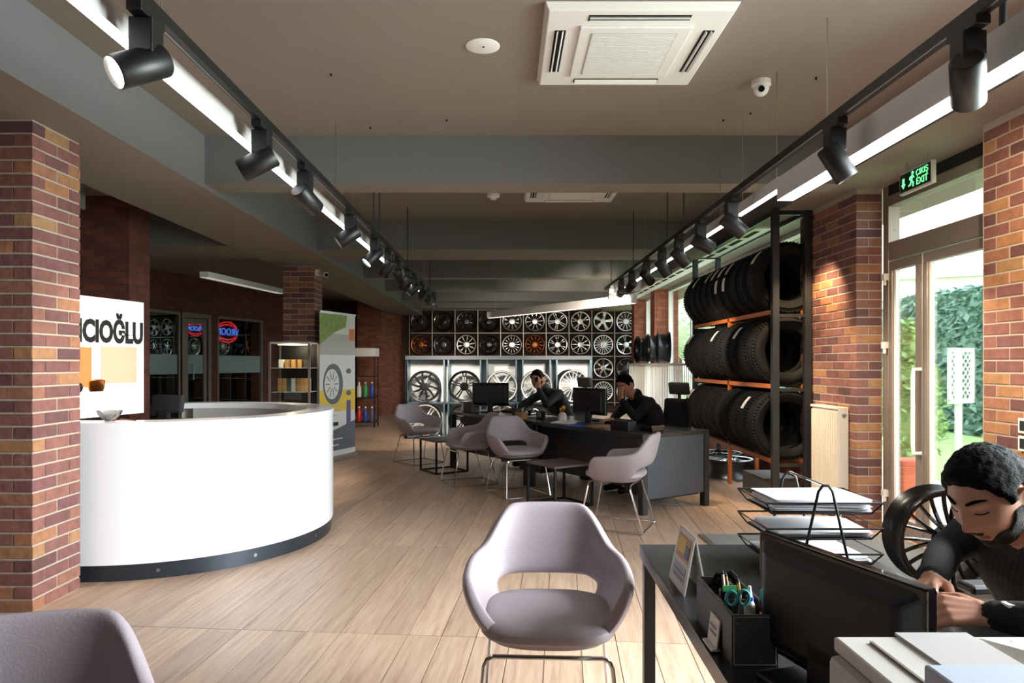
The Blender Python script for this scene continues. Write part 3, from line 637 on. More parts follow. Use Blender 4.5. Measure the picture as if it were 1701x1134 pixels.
# ================================================================== OFFICE CHAIRS
def office_chair(label, loc, rz, head=True, big=1.0, m='mesh'):
    t = thing('office_chair', label, 'chair', loc, rz)
    for k in range(5):
        a = 2*PI*k/5+.3; MB().beam((0, 0, .09), (.28*math.cos(a), .28*math.sin(a), .065), .04, .03).cyl((.28*math.cos(a)-.0, .28*math.sin(a), .025), (.28*math.cos(a)+.02, .28*math.sin(a)+.02, .025), .025).build('foot', 'black', t)
    MB().cyl((0, 0, .08), (0, 0, .42), .025).build('gas_lift', 'black', t, smooth=True)
    b = MB(); b.cbox(0, 0, .45, .48, .46, .07); b.build('seat', m, t, bevel=.03, bseg=3)
    vs = []; fs = []; nx, nz = 9, 9
    for j in range(nz):
        z = .5+.52*j/(nz-1)*big
        for i in range(nx):
            u = -1+2*i/(nx-1); w_ = .23*(1-.25*(j/(nz-1))**2)
            vs.append((u*w_, .22+.05*math.sin(j/(nz-1)*3)-.05*u*u*-1*-1+.06*(j/(nz-1)), z))
    for j in range(nz-1):
        for i in range(nx-1): fs.append((j*nx+i, j*nx+i+1, (j+1)*nx+i+1, (j+1)*nx+i))
    o = MB()._add(vs, fs).build('backrest', m, t, smooth=True); md = o.modifiers.new('s', 'SOLIDIFY'); md.thickness = .04; o.modifiers.new('sub', 'SUBSURF').render_levels = 1
    if head: b = MB(); b.cbox(0, .27, (.5+.52*big)+.10, .27, .05, .13, rx=.15); b.box(-.02, .02, .26, .29, .5+.5*big, .5+.52*big+.06); b.build('headrest', m, t, bevel=.02)
    for s_ in (-1, 1):
        b = MB(); b.tube([(s_*.22, .05, .44), (s_*.29, .05, .48), (s_*.29, .05, .62)], .015); b.build('arm_post', 'black', t); MB().cbox(s_*.29, .0, .635, .07, .26, .03).build('armrest', 'black', t, bevel=.01)
    return t
office_chair('black office chair behind the round counter, only its top showing', (-2.42, 5.42, 0), faceto(.3, 1), True, .78)
office_chair('black office chair of the man covering his face', dp(.90, 1.12), faceto(-V.x, -V.y), True, .84)
office_chair('black office chair of the man on the phone', dp(2.78, 1.36), faceto(-V.x, -V.y), True, .88)
office_chair('black office chair of the man bending over the nearest desk', (1.52, 1.80, 0), faceto(-1, -.1), False, .5)

# ================================================================== WHEELS
def rim_parts(n, style, wd, col, twist=0, R=.26, bcol='barrel', depth=.2, seed=0):
    """front faces -Y; origin at the wheel centre; returns list of (name, mesh)"""
    X = Matrix.Rotation(PI/2, 4, 'X')     # lathe axis z -> -y
    ba = MB(); ba.lathe([(R*.90, .0), (R*.985, .004), (R, .0), (R, -.012), (R*.93, -.02), (R*.9, -.05), (R*.86, -.09), (R*.9, -depth+.02), (R, -depth+.005), (R, -depth), (R*.87, -depth), (R*.83, -.10), (R*.86, -.03)], 40, X, closed=True)
    sp = MB()
    hub = .13*R/.26*.55
    sp.lathe([(0, .004), (hub*.5, .004), (hub*.55, -.004), (hub, -.006), (hub*1.05, -.05), (0, -.05)], 20, X)
    sp.lathe([(R*.90, .002), (R*.975, .006), (R*.985, 0), (R*.9, -.008)], 40, X, closed=True)
    def spoke(a, w0, w1, off0=0, off1=0, r1=.93):
        r0 = hub*.9; r1 = R*r1; tw = twist; pts = 4; prev = None
        ca, sa = math.cos(a), math.sin(a)
        def pt(r, lat, y): 
            f = (r-r0)/(r1-r0); la = lat+tw*f*f*R; return (r*sa+la*ca, y, r*ca-la*sa)
        vs = []; fs = []
        for k in range(pts+1):
            f = k/pts; r = r0+(r1-r0)*f; wd_ = w0+(w1-w0)*f; of = off0+(off1-off0)*f; y = -.004+.022*math.sin(f*PI*.9)*1.0
            vs += [pt(r, of-wd_, y+.018), pt(r, of-wd_*.6, y), pt(r, of+wd_*.6, y), pt(r, of+wd_, y+.018), pt(r, of, y+.04)]
        for k in range(pts):
            for q in range(5): fs.append((k*5+q, k*5+(q+1) % 5, (k+1)*5+(q+1) % 5, (k+1)*5+q))
        sp._add(vs, fs)
    for k in range(n):
        a = 2*PI*k/n+seed*.3
        if style == 'single': spoke(a, wd, wd*.8)
        elif style == 'star': spoke(a, wd*.8, wd*1.5)
        elif style == 'double': spoke(a, wd*.5, wd*.45, -wd*.6, -wd*1.1); spoke(a, wd*.5, wd*.45, wd*.6, wd*1.1)
        elif style == 'vee': spoke(a, wd*.55, wd*.45, 0, -wd*1.9); spoke(a, wd*.55, wd*.45, 0, wd*1.9)
        elif style == 'mesh': spoke(a, wd*.45, wd*.35, 0, -wd*2.2); spoke(a, wd*.45, wd*.35, 0, wd*2.2)
    return ba.mesh('barrel'), sp.mesh('spoke_face'), bcol, col
def fixn(me):
    bm = bmesh.new(); bm.from_mesh(me); bmesh.ops.recalc_face_normals(bm, faces=bm.faces); bm.to_mesh(me); bm.free(); return me
def wheel(spec, label, loc, rz, group=None, rx=0, ry=0, cat='wheel rim', name='alloy_wheel'):
    ba, sp, bc, c = spec; t = thing(name, label, cat, loc, rz, group); t.rotation_euler = (rx, ry, rz)
    for nm, me, m in (('barrel', ba, bc), ('spoke_face', sp, c)):
        if not me.materials: me.materials.append(M[m]); fixn(me)
        for p in me.polygons: p.use_smooth = nm == 'barrel'
        o = bpy.data.objects.new(nm, me); COL.objects.link(o); o.parent = t
    return t
S = {}
defs = [('d5m', 5, 'double', .022, 'gun', 0), ('d5b', 5, 'double', .02, 'blk', 0), ('m10b', 10, 'single', .012, 'gun', 0), ('d5k', 5, 'double', .024, 'blk', 0), ('mesh', 10, 'vee', .012, 'silver', 0), ('s10', 10, 'single', .015, 'silver', 0),
 ('d5s', 5, 'double', .022, 'silver', 0), ('d5w', 5, 'double', .028, 'silverw', 0), ('v5', 5, 'vee', .026, 'silverw', 0), ('star', 5, 'star', .036, 'silverw', 0), ('m12', 12, 'vee', .010, 'silverw', 0),
 ('bz', 8, 'vee', .014, 'bronze', .1), ('g5', 5, 'double', .02, 'gun', .1), ('s10w', 10, 'star', .012, 'silverw', 0), ('kk', 7, 'vee', .02, 'blk', 0), ('s15', 15, 'single', .011, 'silver', 0), ('bz2', 12, 'single', .014, 'bronze', 0), ('v6', 6, 'vee', .022, 'silver', .1), ('s10v', 10, 'single', .017, 'silver', 0), ('s18', 18, 'single', .010, 'silverw', 0), ('y5', 5, 'vee', .018, 'silver', .15), ('d7', 7, 'double', .016, 'silver', 0), ('k5', 5, 'star', .02, 'gun', .15), ('s20', 20, 'single', .009, 'silverw', 0)]
for i, (k, n, st, wd, c, tw) in enumerate(defs): S[k] = rim_parts(n, st, wd, c, tw, seed=i, bcol='barrelb' if c in ('blk', 'gun', 'bronze') else 'barrel')
names = {'gun': 'dark grey', 'blk': 'black', 'silver': 'silver', 'silverw': 'bright silver', 'bronze': 'bronze'}
rows = [(2.41, ['d5m', 'd5b', 'm10b', 'd5k', 'mesh', 's10', 'd5w', 'v5', 'star', 'm12'], range(10)), (1.80, ['bz', 'g5', 's10w', 'kk', 's15', 'bz2', 'v6', 's10v', 's18', 'y5'], range(10)), (1.19, [None]*8+['d7', 'k5'], (8, 9)), (.58, [None]*8+['s20', 'd5s'], (8, 9))]
YW = 18.3; pit = .604
dd = {k: (n, st, c) for k, n, st, wd, c, tw in defs}; rown = ['top', 'second', 'third', 'bottom']
for r, (z, ks, cols) in enumerate(rows):
    for c in cols:
        k = ks[c]; n, st, cc = dd[k]
        lb = '%s %d-spoke rim, %s from the left in the %s row of the rear wall' % (names[cc], n*(2 if st in ('double', 'vee') else 1), ORD[c], rown[r]) if r < 2 else '%s rim in the %s row of the rear wall, %s column' % (names[cc], rown[r], 'ninth' if c == 8 else 'rightmost')
        wheel(S[k], lb, ((699+c*37.9-CX)*YW/F, YW, z), 0, 'alloy rims on the rear wall grid')
gx = [(699+c*37.9-19-CX)*YW/F for c in range(11)]
g = thing('rim_grid', 'metal grid rack holding the rims on the rear wall', 'rack', (0, YW+.12, 0))
M['gridm'] = mat('grid_metal', '#8d8682', .35, .6)
for x in gx: MB().box(x-.012, x+.012, -.12, .1, .2, 2.72).build('upright', 'gridm', g)
for z in (.28, .885, 1.495, 2.105, 2.715): MB().box(gx[0]-.012, gx[-1]+.012, -.10, .09, z-.01, z+.01).build('shelf_bar', 'gridm', g)
# ---- free standing display unit with big wheels
YD = 12.3
du = thing('wheel_display_unit', 'low white-backed display shelf with large wheels behind the desks', 'shelf unit', (0, YD, 0))
x0, x1 = -1.74, 1.50
cells = [(-1.70, -1.08), (-.98, -.45), (-.31, .17), (.31, .76), (.90, 1.46)]
MB().box(x0, x1, -.22, .25, 1.37, 1.44).build('top_board', 'deskpanel', du, bevel=.003)
for a, c in cells:
    MB().box(a, c, .2, .22, .06, 1.37).build('back_panel', 'backlit', du) if False else None
M['backp'] = mat('white_back_panel', '#e6edf2', .4); M['bluesteel'] = mat('blue_grey_steel', '#5c7486', .35, .4)
for a, c in cells:
    MB().box(a, c, .18, .2, .06, 1.37).build('back_panel', 'backp', du)
    for x in (a-.025, c): MB().box(x, x+.025, -.2, .2, 0, 1.37).build('upright', 'bluesteel', du)
for z in (.63, .04): MB().box(x0, x1, -.2, .18, z-.02, z).build('shelf', 'bluesteel', du)
MB().box(x0+.0, x0+.03, -.2, .22, 0, 1.37).build('side_panel', 'black', du); MB().box(x1-.02, x1, -.2, .22, 0, 1.37).build('side_panel', 'bluesteel', du)
MB().box(x0, x1, .2, .22, .0, 1.37).build('rear_board', 'backp', du)
RB = .275
B = [rim_parts(10, 'single', .02, 'gun', .25, RB, 'barrel', .22, 1), rim_parts(5, 'double', .026, 'blk', 0, RB, 'barrelb', .22, 0), rim_parts(5, 'double', .028, 'silverw', 0, RB, 'barrel', .22, 2), rim_parts(12, 'vee', .011, 'silverw', 0, RB, 'barrel', .22, 1), rim_parts(20, 'single', .0095, 'silverw', 0, RB*1.03, 'barrel', .24, 3)]
bl = ['dark machined turbine wheel, leftmost on the low display unit', 'black twin-spoke wheel, second from the left on the low display unit', 'silver twin-spoke wheel behind the far monitor on the display unit', 'silver mesh wheel behind the man on the phone, on the display unit', 'large bright wheel with many thin spokes, right end of the display unit']
for k, (a, c) in enumerate(cells):
    wheel(B[k], bl[k], ((a+c)/2+(.0 if k else -.02), YD-.24, .63+RB+.003+(.01 if k == 4 else 0)), .0 if k != 4 else .25, 'large wheels on the display unit', 0)
bl2 = ['silver wheel on the bottom shelf seen under the furthest tub chair', 'dark wheel on the bottom shelf, second bay from the left', 'silver wheel on the bottom shelf, middle bay', 'black wheel on the bottom shelf, fourth bay', 'bright wheel on the bottom shelf, right end behind the desk ornament']
for k, (a, c) in enumerate(cells):
    wheel([B[2], B[1], B[3], B[1], B[4]][k], bl2[k], ((a+c)/2, YD-.24, .04+RB+.014), .0, 'large wheels on the display unit')
# ---- white slatted barrier by the far windows with rims on edge
t = thing('window_barrier', 'white slatted barrier standing along the far windows', 'barrier', (2.62, 0, 0))
MB().box(-.06, .3, 9.3, 14.7, 1.27, 1.31).build('top_ledge', 'whitep', t)
n0 = 48
sl = MB().box(-.006, .006, -.013, .013, .1, 1.27).build('slat', 'whitep', t, loc=(-.02, 9.36, 0))
for k in range(1, n0): o = sl.copy(); COL.objects.link(o); o.location = (-.02, 9.36+k*.113, 0)
MB().box(-.05, .01, 9.3, 14.7, .06, .1).build('bottom_rail', 'whitep', t)
for k, (y, sk) in enumerate([(11.6, 'd5m'), (12.4, 'd5b'), (13.4, 'g5')]):
    wheel(S[sk], ['dark rim standing edge-on on the window ledge, nearest the tyre rack', 'dark rim edge-on in the middle of the window ledge', 'dark rim edge-on at the far end of the window ledge'][k], (2.72, y, 1.31+.262), PI/2+.12*(k-1), 'rims on the window ledge')
# ---- rim by the door
wheel(rim_parts(11, 'vee', .021, 'blk', 0, .29, 'barrelb', .2, 2), 'black multi-spoke wheel rim standing on the mat by the glass door', (2.52, 3.95, .297), -.05, None, 0)

# ================================================================== TYRE RACK
XL, XR, YN, YF = 2.43, 2.72, 6.3, 8.95
rk = thing('tyre_rack', 'tall steel tyre rack with orange rails beside the brick pier', 'rack', (2.575, 7.6, 0))
def rbx(b, x0, x1, y0, y1, z0, z1): return b.box(x0-2.575, x1-2.575, y0-7.6, y1-7.6, z0, z1)
for x in (XL, XR):
    for y in (YN, YF): rbx(MB(), x-.03, x+.03, y-.03, y+.03, 0, 2.7).build('post', 'rack', rk, bevel=.003)
    rbx(MB(), x-.018, x+.018, 7.55, 7.586, 0, 1.79).build('middle_post', 'orange', rk)
    for z in (.437, 1.115, 1.79): rbx(MB(), x-.018, x+.018, YN+.03, YF-.03, z-.04, z).build('rail', 'orange', rk)
    rbx(MB(), x-.02, x+.02, YN+.03, YF-.03, 2.64, 2.69).build('top_rail', 'rack', rk)
for y in (YN, YF): rbx(MB(), XL+.03, XR-.03, y-.015, y+.015, 2.64, 2.69).build('cross_bar', 'rack', rk)
for z in (.40, 1.08, 1.75):
    for y in (YN, 7.568, YF): rbx(MB(), XL+.03 if y != 7.568 else XL+.018, XR-.03 if y != 7.568 else XR-.018, y-.012, y+.012, z-.03, z).build('cross_bar', 'orange' if y == 7.568 else 'rack', rk)
def tyre_mesh(Ro, Ri, W, kind):
    X = Matrix.Rotation(PI/2, 4, 'X'); h = W/2; b = MB()
    prof = [(Ri, -h*.72), (Ri+.012, -h*.8), (Ri+.04, -h*.97), (Ri+.07, -h), (Ro-.035, -h*.93), (Ro-.012, -h*.84), (Ro-.004, -h*.78)]
    g = [-.62, -.2, .2, .62]; gw = .05
    outer = []
    for c in g: outer += [(Ro, h*(c-gw)), (Ro-.010, h*(c-gw*.7)), (Ro-.010, h*(c+gw*.7)), (Ro, h*(c+gw))]
    prof += outer + [(r, -z) for r, z in prof[::-1]] + [(Ri+.02, h*.5), (Ro-.03, h*.5), (Ro-.03, -h*.5), (Ri+.02, -h*.5)]
    b.lathe(prof, 56, X, closed=True); tr = MB()
    nb = 64
    for i in range(nb):
        a = 2*PI*i/nb
        for s_ in (-1, 1):
            T = Matrix.Rotation(a, 4, 'Y') @ Matrix.Translation((0, s_*h*.80, Ro-.006)) @ Matrix.Rotation(s_*.35, 4, 'X') @ Matrix.Rotation(.35, 4, 'Z')
            tr.box(-.009, .009, -h*.13, h*.13, -.006, .006, T)
            if kind: tr.box(-.008, .008, -h*.14, h*.14, -.002, .004, Matrix.Rotation(a+.03, 4, 'Y') @ Matrix.Translation((0, s_*h*.41, Ro)) @ Matrix.Rotation(-.5*s_, 4, 'Z'))
    return fixn(b.mesh('carcass')), fixn(tr.mesh('tread_blocks'))
def strip(Ro, W, a0, a1, y0, y1):
    b = MB(); vs = []; fs = []; n = 8
    for i in range(n+1):
        a = a0+(a1-a0)*i/n
        for r, y in ((Ro+.006, y0), (Ro+.006, y1), (Ro+.009, y1), (Ro+.009, y0)): vs.append((r*math.sin(a), y, r*math.cos(a)))
    for i in range(n):
        for k in range(4): fs.append((i*4+k, i*4+(k+1) % 4, (i+1)*4+(k+1) % 4, (i+1)*4+k))
    return b._add(vs, fs+[(0, 1, 2, 3), (n*4, n*4+3, n*4+2, n*4+1)])
RT = .32; TM = [tyre_mesh(RT, .215, .225, 0), tyre_mesh(RT, .20, .225, 1)]
for c, tm in enumerate(TM):
    for me in tm:
        me.materials.append(M['rubber'])
        for p in me.polygons: p.use_smooth = me.name.startswith('carcass')
        try: me.set_sharp_from_angle(angle=math.radians(35))
        except Exception: pass
rn = ['bottom', 'middle', 'top']
stick = {2: {0: 1, 3: 2, 4: 2, 5: 1, 6: 1, 8: 1}, 1: {2: 1, 5: 1, 9: 1}, 0: {1: 1, 9: 2}}
for r, z in enumerate((.437, 1.115, 1.79)):
    zc = z+math.sqrt(RT*RT-.127**2)+.008
    for k in range(10):
        y = YN+.17+k*.252
        lb = '%s tyre, %s from the camera on the %s tier of the rack' % ('black', ORD[k], rn[r])
        if k in stick[r]: lb = 'black tyre with a white sticker, %s from the camera on the %s tier' % (ORD[k], rn[r])
        t = thing('tyre', lb, 'tyre', (2.575+random.uniform(-.004, .004), y, zc), 0, 'tyres on the rack'); t.rotation_euler = (0, random.uniform(0, 6), 0)
        for nm, me in zip(('carcass', 'tread_blocks'), TM[(k+r) % 2]):
            o = bpy.data.objects.new(nm, me); COL.objects.link(o); o.parent = t
            if nm == 'tread_blocks': o['kind'] = 'stuff'
        for q in range(stick[r].get(k, 0)):
            a = -1.15-q*.55-t.rotation_euler[1]
            strip(RT, .225, a, a+.42, -.035, .035).build('sticker', 'ivory', t, smooth=True)
# things under the rack
for k, (x, y, sk, lb) in enumerate([(2.55, 7.95, 'd5s', 'silver rim lying on the floor under the tyre rack'), (2.62, 8.5, 'g5', 'grey rim lying on the floor under the far end of the rack')]):
    wheel(S[sk], lb, (x, y, .22), 0, None, PI/2*-1)
simple('cardboard_carton', 'low grey-brown carton on the floor under the near end of the rack', 'box', (2.62, 6.95, 0), 0, [('carton_body', 'carpet', lambda b: b.box(-.16, .16, -.3, .3, 0, .2)), ('carton_flap', 'carpet', lambda b: b.box(-.17, .17, -.31, 0, .2, .21))])
# radiator
t = thing('radiator', 'tall cream ribbed radiator on the brick pier beside the tyre rack', 'radiator', (2.675, 5.62, 0))
MB().box(.012, .078, .0, .50, .13, .93).build('core_panel', 'rad', t, bevel=.004)
for k in range(16): MB().box(0, .012, .015+k*.0305, .033+k*.0305, .15, .91).build('rib', 'rad', t)
MB().box(-.004, .082, -.004, .504, .93, .948).build('top_grille', 'rad', t, bevel=.002)
MB().box(.0, .08, -.006, 0, .13, .93).build('end_cover', 'whitep', t); MB().cyl((.04, -.03, .885), (.04, -.006, .885), .014).build('valve', 'steel', t)
for y in (.1, .4): MB().cyl((.04, y, 0), (.04, y, .13), .012).build('pipe', 'rad', t)
# sockets on the near pier
for k, (z, lb) in enumerate([(.97, 'white double socket on the near brick pier, upper one'), (.875, 'white socket on the near brick pier, lower one')]):
    t = thing('wall_socket', lb, 'socket', (2.758, 3.70, z)); MB().box(-.012, 0, -.045, .045, -.04, .04).build('frame', 'whitep', t, bevel=.003); MB().box(-.014, -.012, -.03, .03, -.027, .027).build('insert', 'desk', t)
# mat
mt = thing('floor_mat', 'grey ribbed entrance mat inside the glass door', 'mat', (0, 0, 0)); MB().box(1.50, 2.93, 3.6, 5.30, .0006, .008).build('pile', 'mat_', mt)
b = MB(); b.box(1.46, 1.50, 3.6, 5.30, .0006, .010); b.build('edge_strip', 'alu', mt)
# ================================================================== CEILING FIXTURES
def cassette(x, y, label):
    t = thing('ceiling_air_conditioner', label, 'air conditioner', (x, y, CEIL), 0); a = .45
    b = MB(); b._add([(-a, -a, 0), (a, -a, 0), (a, a, 0), (-a, a, 0), (-a+.02, -a+.02, -.035), (a-.02, -a+.02, -.035), (a-.02, a-.02, -.035), (-a+.02, a-.02, -.035)], [(0, 1, 5, 4), (1, 2, 6, 5), (2, 3, 7, 6), (3, 0, 4, 7), (4, 5, 6, 7), (0, 3, 2, 1)]); b.build('housing', 'whitep', t, bevel=.004)
    MB().box(-.27, .27, -.29, .29, -.048, -.035).build('grille_frame', 'whitep', t, bevel=.004)
    MB().box(-.21, .21, -.24, .24, -.051, -.048).build('intake_panel', 'greyp', t)
    b = MB()
    for k in range(30): b.box(-.205, .205, -.235+k*.016, -.227+k*.016, -.053, -.051)
    s = b.build('intake_louvres', 'whitep', t); s['kind'] = 'stuff'
    for rot in range(4):
        R_ = Matrix.Rotation(rot*PI/2, 4, 'Z')
        b = MB(); b.M = R_; b.box(-.24, .24, .335, .39, -.037, -.034); b.build('outlet_slot', 'dash', t)
        for q in range(2): b = MB(); b.M = R_; b.cbox(0, .35+q*.026, -.040, .235*2, .004, .016, rx=.5); b.build('vane', 'whitep', t)
    return t
cassette(.63, 3.645, 'large white ceiling cassette air conditioner nearest the camera'); cassette(.63, 6.6, 'white ceiling cassette air conditioner beyond the first cross beam')
t = thing('ceiling_speaker', 'round white disc speaker in the near ceiling', 'speaker', (-.12, 3.65, CEIL)); MB().lathe([(0, -.008), (.075, -.008), (.09, -.002), (.09, 0), (0, 0)], 32).build('disc', 'whitep', t, smooth=True); MB().cyl((.005, -.01, -.012), (.005, -.01, -.008), .005, n=8).build('indicator', 'dash', t)
t = thing('smoke_detector', 'small white smoke detector beyond the first cross beam', 'detector', (-.12, 6.85, CEIL)); MB().lathe([(0, -.05), (.03, -.05), (.034, -.03), (.06, -.025), (.065, 0), (0, 0)], 24).build('detector_body', 'whitep', t, smooth=True)
t = thing('dome_camera', 'white dome security camera on the near ceiling', 'camera', (1.50, 4.1, CEIL)); MB().lathe([(.055, 0), (.055, -.03), (.045, -.035), (.0, -.035)], 24).build('mount', 'whitep', t, smooth=True); MB().sphere((0, 0, -.045), .045).build('ball', 'whitep', t, smooth=True); MB().cyl((-.01, -.03, -.055), (-.015, -.047, -.065), .018, n=14).build('lens', 'screen', t)
t = thing('bullet_camera', 'white bullet camera on the pillar behind the counter', 'camera', (-2.42, 9.15, 2.49)); MB().box(-.07, -.02, -.04, .04, -.04, .04).build('bracket', 'whitep', t, bevel=.004); MB().cyl((-.02, 0, 0), (.10, -.12, -.04), .035, n=16).build('camera_body', 'whitep', t, smooth=True); MB().cyl((.10, -.12, -.04), (.105, -.126, -.042), .024, n=12).build('lens', 'screen', t)
for k, (x, y) in enumerate([(-1.0, 4.0), (-.4, 4.75), (-.95, 4.9), (1.62, 4.62), (1.48, 4.75), (1.80, 4.05)]):
    tag(MB().cyl((x, y, CEIL-.012), (x, y, CEIL), .006, n=8).build('ceiling_plug', 'dash'), 'tiny dark fixing plug in the near ceiling, '+['left of the speaker', 'lowest on the left, near the beam', 'beside the left lamp row near the beam', 'below and right of the dome camera', 'right of centre, close to the beam', 'right of the dome camera, beside the wire'][k], 'plug', 'ceiling plugs')
# linear lamps
def bar(label, x0, x1, ya, yb, z, h, wires, lit=True, xb=None, zb=None):
    t = thing('linear_lamp', label, 'lamp', (x0, ya, z)); xb = xb or 0
    L = yb-ya; wdt = x1-x0
    b = MB(); hb = 0 if zb is None else zb-z
    def slab(z0, z1, i=0):
        return MB()._add([(i, 0, z0), (wdt-i, 0, z0), (wdt-i+xb, L, z0+hb), (i+xb, L, z0+hb), (i, 0, z1), (wdt-i, 0, z1), (wdt-i+xb, L, z1+hb), (i+xb, L, z1+hb)], [(0, 3, 2, 1), (4, 5, 6, 7), (0, 1, 5, 4), (1, 2, 6, 5), (2, 3, 7, 6), (3, 0, 4, 7)])
    slab(.004, h).build('lamp_body', 'lampbody', t); slab(0, .004, .003).build('diffuser', 'lamp' if lit else 'lampdim', t)
    for f in wires:
        MB().cyl((wdt/2+xb*f, L*f, h+hb*f), (wdt/2+xb*f, L*f, CEIL-z), .0022, n=6).build('suspension_wire', 'steel', t)
    return t
bar('long slim lit lamp bar of the left row, nearest the camera', -1.186, -1.140, .6, 5.0, 2.28, .07, (.4, .95))
bar('slim lit lamp bar of the left row, under the first beam', -1.186, -1.140, 5.03, 7.6, 2.28, .07, (.1, .9))
bar('slim lit lamp bar of the left row, furthest from the camera', -1.186, -1.140, 7.63, 10.2, 2.28, .07, (.1, .9))
bar('deep lit lamp bar hanging at the upper right, nearest the camera', 1.50, 1.59, .7, 3.86, 2.2, .125, (.84, .2))
bar('slim lit lamp bar of the right row, second from the camera', 1.52, 1.563, 3.9, 4.62, 2.275, .07, (.1, .9))
bar('slim lit lamp bar of the right row, third from the camera', 1.52, 1.563, 4.75, 7.4, 2.275, .07, (.1, .9))
bar('slim lit lamp bar of the right row, furthest from the camera', 1.52, 1.563, 7.45, 10.0, 2.275, .07, (.1, .9))
t = thing('pendant_lamp', 'white lamp bar hanging slantwise over the desks', 'lamp', (1.63, 8.8, 2.06), math.atan2(2.9, -1.91))
Lp = math.hypot(1.91, 2.9)
MB().box(0, Lp, -.04, .04, .004, .114).build('lamp_body', 'lampbody', t, bevel=.003); MB().box(.02, Lp-.02, -.03, .03, 0, .004).build('diffuser', 'lampmid', t)
for x in (.12, Lp-.2): MB().cyl((x, 0, .114), (x, 0, CEIL-2.06), .003, n=6).build('suspension_wire', 'steel', t)
bar('dull grey unlit lamp bar hanging before the dark brick wall on the left', -3.55, -3.45, 8.1, 10.0, 2.3, .07, (.15, .85), False, .28)
# tracks
def track(label, x, y0, y1, z, rods):
    t = thing('lighting_track', label, 'track', (x, y0, z)); MB().box(-.018, .018, 0, y1-y0, 0, .035).build('rail_profile', 'black', t); MB().box(-.012, -.006, 0, y1-y0, -.0006, 0).build('conductor', 'steel', t)
    for y in rods: MB().cyl((0, y-y0, .035), (0, y-y0, CEIL-z), .005, n=8).build('hanging_rod', 'black', t)
track('black lighting track of the left lamp row', -1.04, .8, 10.4, 2.32, (5.5, 5.75, 7.4, 9.6))
track('black lighting track of the right lamp row', 1.39, .8, 9.7, 2.32, (5.45, 6.0, 7.6, 9.2))
def spot(x, y, az, el, lit, label, energy=0, blend=.6, size=60, col=(1, .86, .68)):
    """az: heading of the beam (0 = away from the camera, + = to the right), el: degrees below level"""
    t = thing('track_spotlight', label, 'spotlight', (x, y, 2.32), 0, 'black track spotlights')
    MB().box(-.022, .022, -.07, .07, -.03, 0).build('adapter', 'black', t, bevel=.003)
    MB().box(-.035, .035, -.035, .035, -.13, -.03).build('gear_box', 'black', t, bevel=.005)
    a, e = math.radians(az), math.radians(el); d = Vector((math.sin(a)*math.cos(e), math.cos(a)*math.cos(e), -math.sin(e)))
    side = Vector((.0, 0, -.155)); c0 = side-d*.06; c1 = side+d*.10
    b = MB(); q = d.to_track_quat('Z', 'Y').to_matrix().to_4x4(); T = Matrix.Translation(c0) @ q
    b.lathe([(0, 0), (.042, 0), (.048, .008), (.048, .155), (.044, .16), (.042, .15), (.042, .146), (0, .146)], 24, T); b.build('lamp_head', 'black', t, smooth=True)
    MB().lathe([(0, .1475), (.041, .1475), (.041, .1485), (0, .1485)], 20, T).build('lens', 'spot' if lit else 'screen', t)
    if energy:
        p = Vector((x, y, 2.32))+side+d*.12
        light('spot_beam', 'SPOT', p, energy, col, p+d, spot_size=math.radians(size), spot_blend=blend, shadow_soft_size=.04)
    return t
LS = [(2.02, -138, 30, 1, 40), (2.98, -100, 30, 1, 50), (3.62, 25, 30, 1, 0), (4.68, -105, 35, 1, 50), (5.55, -120, 45, 1, 30), (6.2, -60, 50, 1, 40), (6.75, 10, 40, 1, 0), (7.4, -70, 50, 1, 40), (8.0, -100, 45, 1, 0), (8.7, -15, 24, 1, 110), (9.4, 0, 24, 1, 110), (10.1, 5, 15, 1, 60)]
for k, (y, az, el, lit, en) in enumerate(LS):
    spot(-1.04, y, az, el, lit, 'black track spotlight, %s from the camera on the left track' % ORD[k], en*1.6)
RS = [(2.1, 35, 35, 1, 60), (2.95, 100, 60, 1, 40), (4.30, 90, 40, 1, 60), (4.98, 95, 30, 1, 60), (5.6, 80, 45, 1, 50), (6.2, 80, 55, 1, 40), (6.9, 45, 35, 1, 60), (7.7, -12, 24, 1, 110), (8.4, 0, 10, 1, 130), (9.2, 2, 8, 1, 150)]
for k, (y, az, el, lit, en) in enumerate(RS):
    spot(1.39, y, az, el, lit, 'black track spotlight, %s from the camera on the right track' % ORD[k], en*1.6)
t = thing('track_spotlight', 'black spotlight below the big lamp bar at the upper right edge', 'spotlight', (1.78, 2.5, 2.66)); MB().cyl((0, 0, -.2), (.0, 0, .3), .012).build('stem', 'black', t); T = Matrix.Translation((0, 0, -.24)) @ Vector((.8, .4, -.35)).to_track_quat('Z', 'Y').to_matrix().to_4x4()
MB().lathe([(0, -.06), (.048, -.06), (.048, .1), (.043, .1), (.043, .09), (0, .09)], 24, T).build('lamp_head', 'black', t, smooth=True); light('spot_beam', 'SPOT', (1.90, 2.62, 2.38), 160, (1, .78, .5), (2.76, 3.6, 1.85), spot_size=math.radians(70), spot_blend=.8, shadow_soft_size=.04)
# added bare spot for the warm glow on the pier beside the tyre rack
for k, y in enumerate((6.0, 6.3)):
    pass
light('pier_glow_spot', 'SPOT', (2.45, 5.85, 2.3), 70, (1, .72, .4), (2.78, 6.15, 1.3), spot_size=math.radians(95), spot_blend=.8, shadow_soft_size=.03)
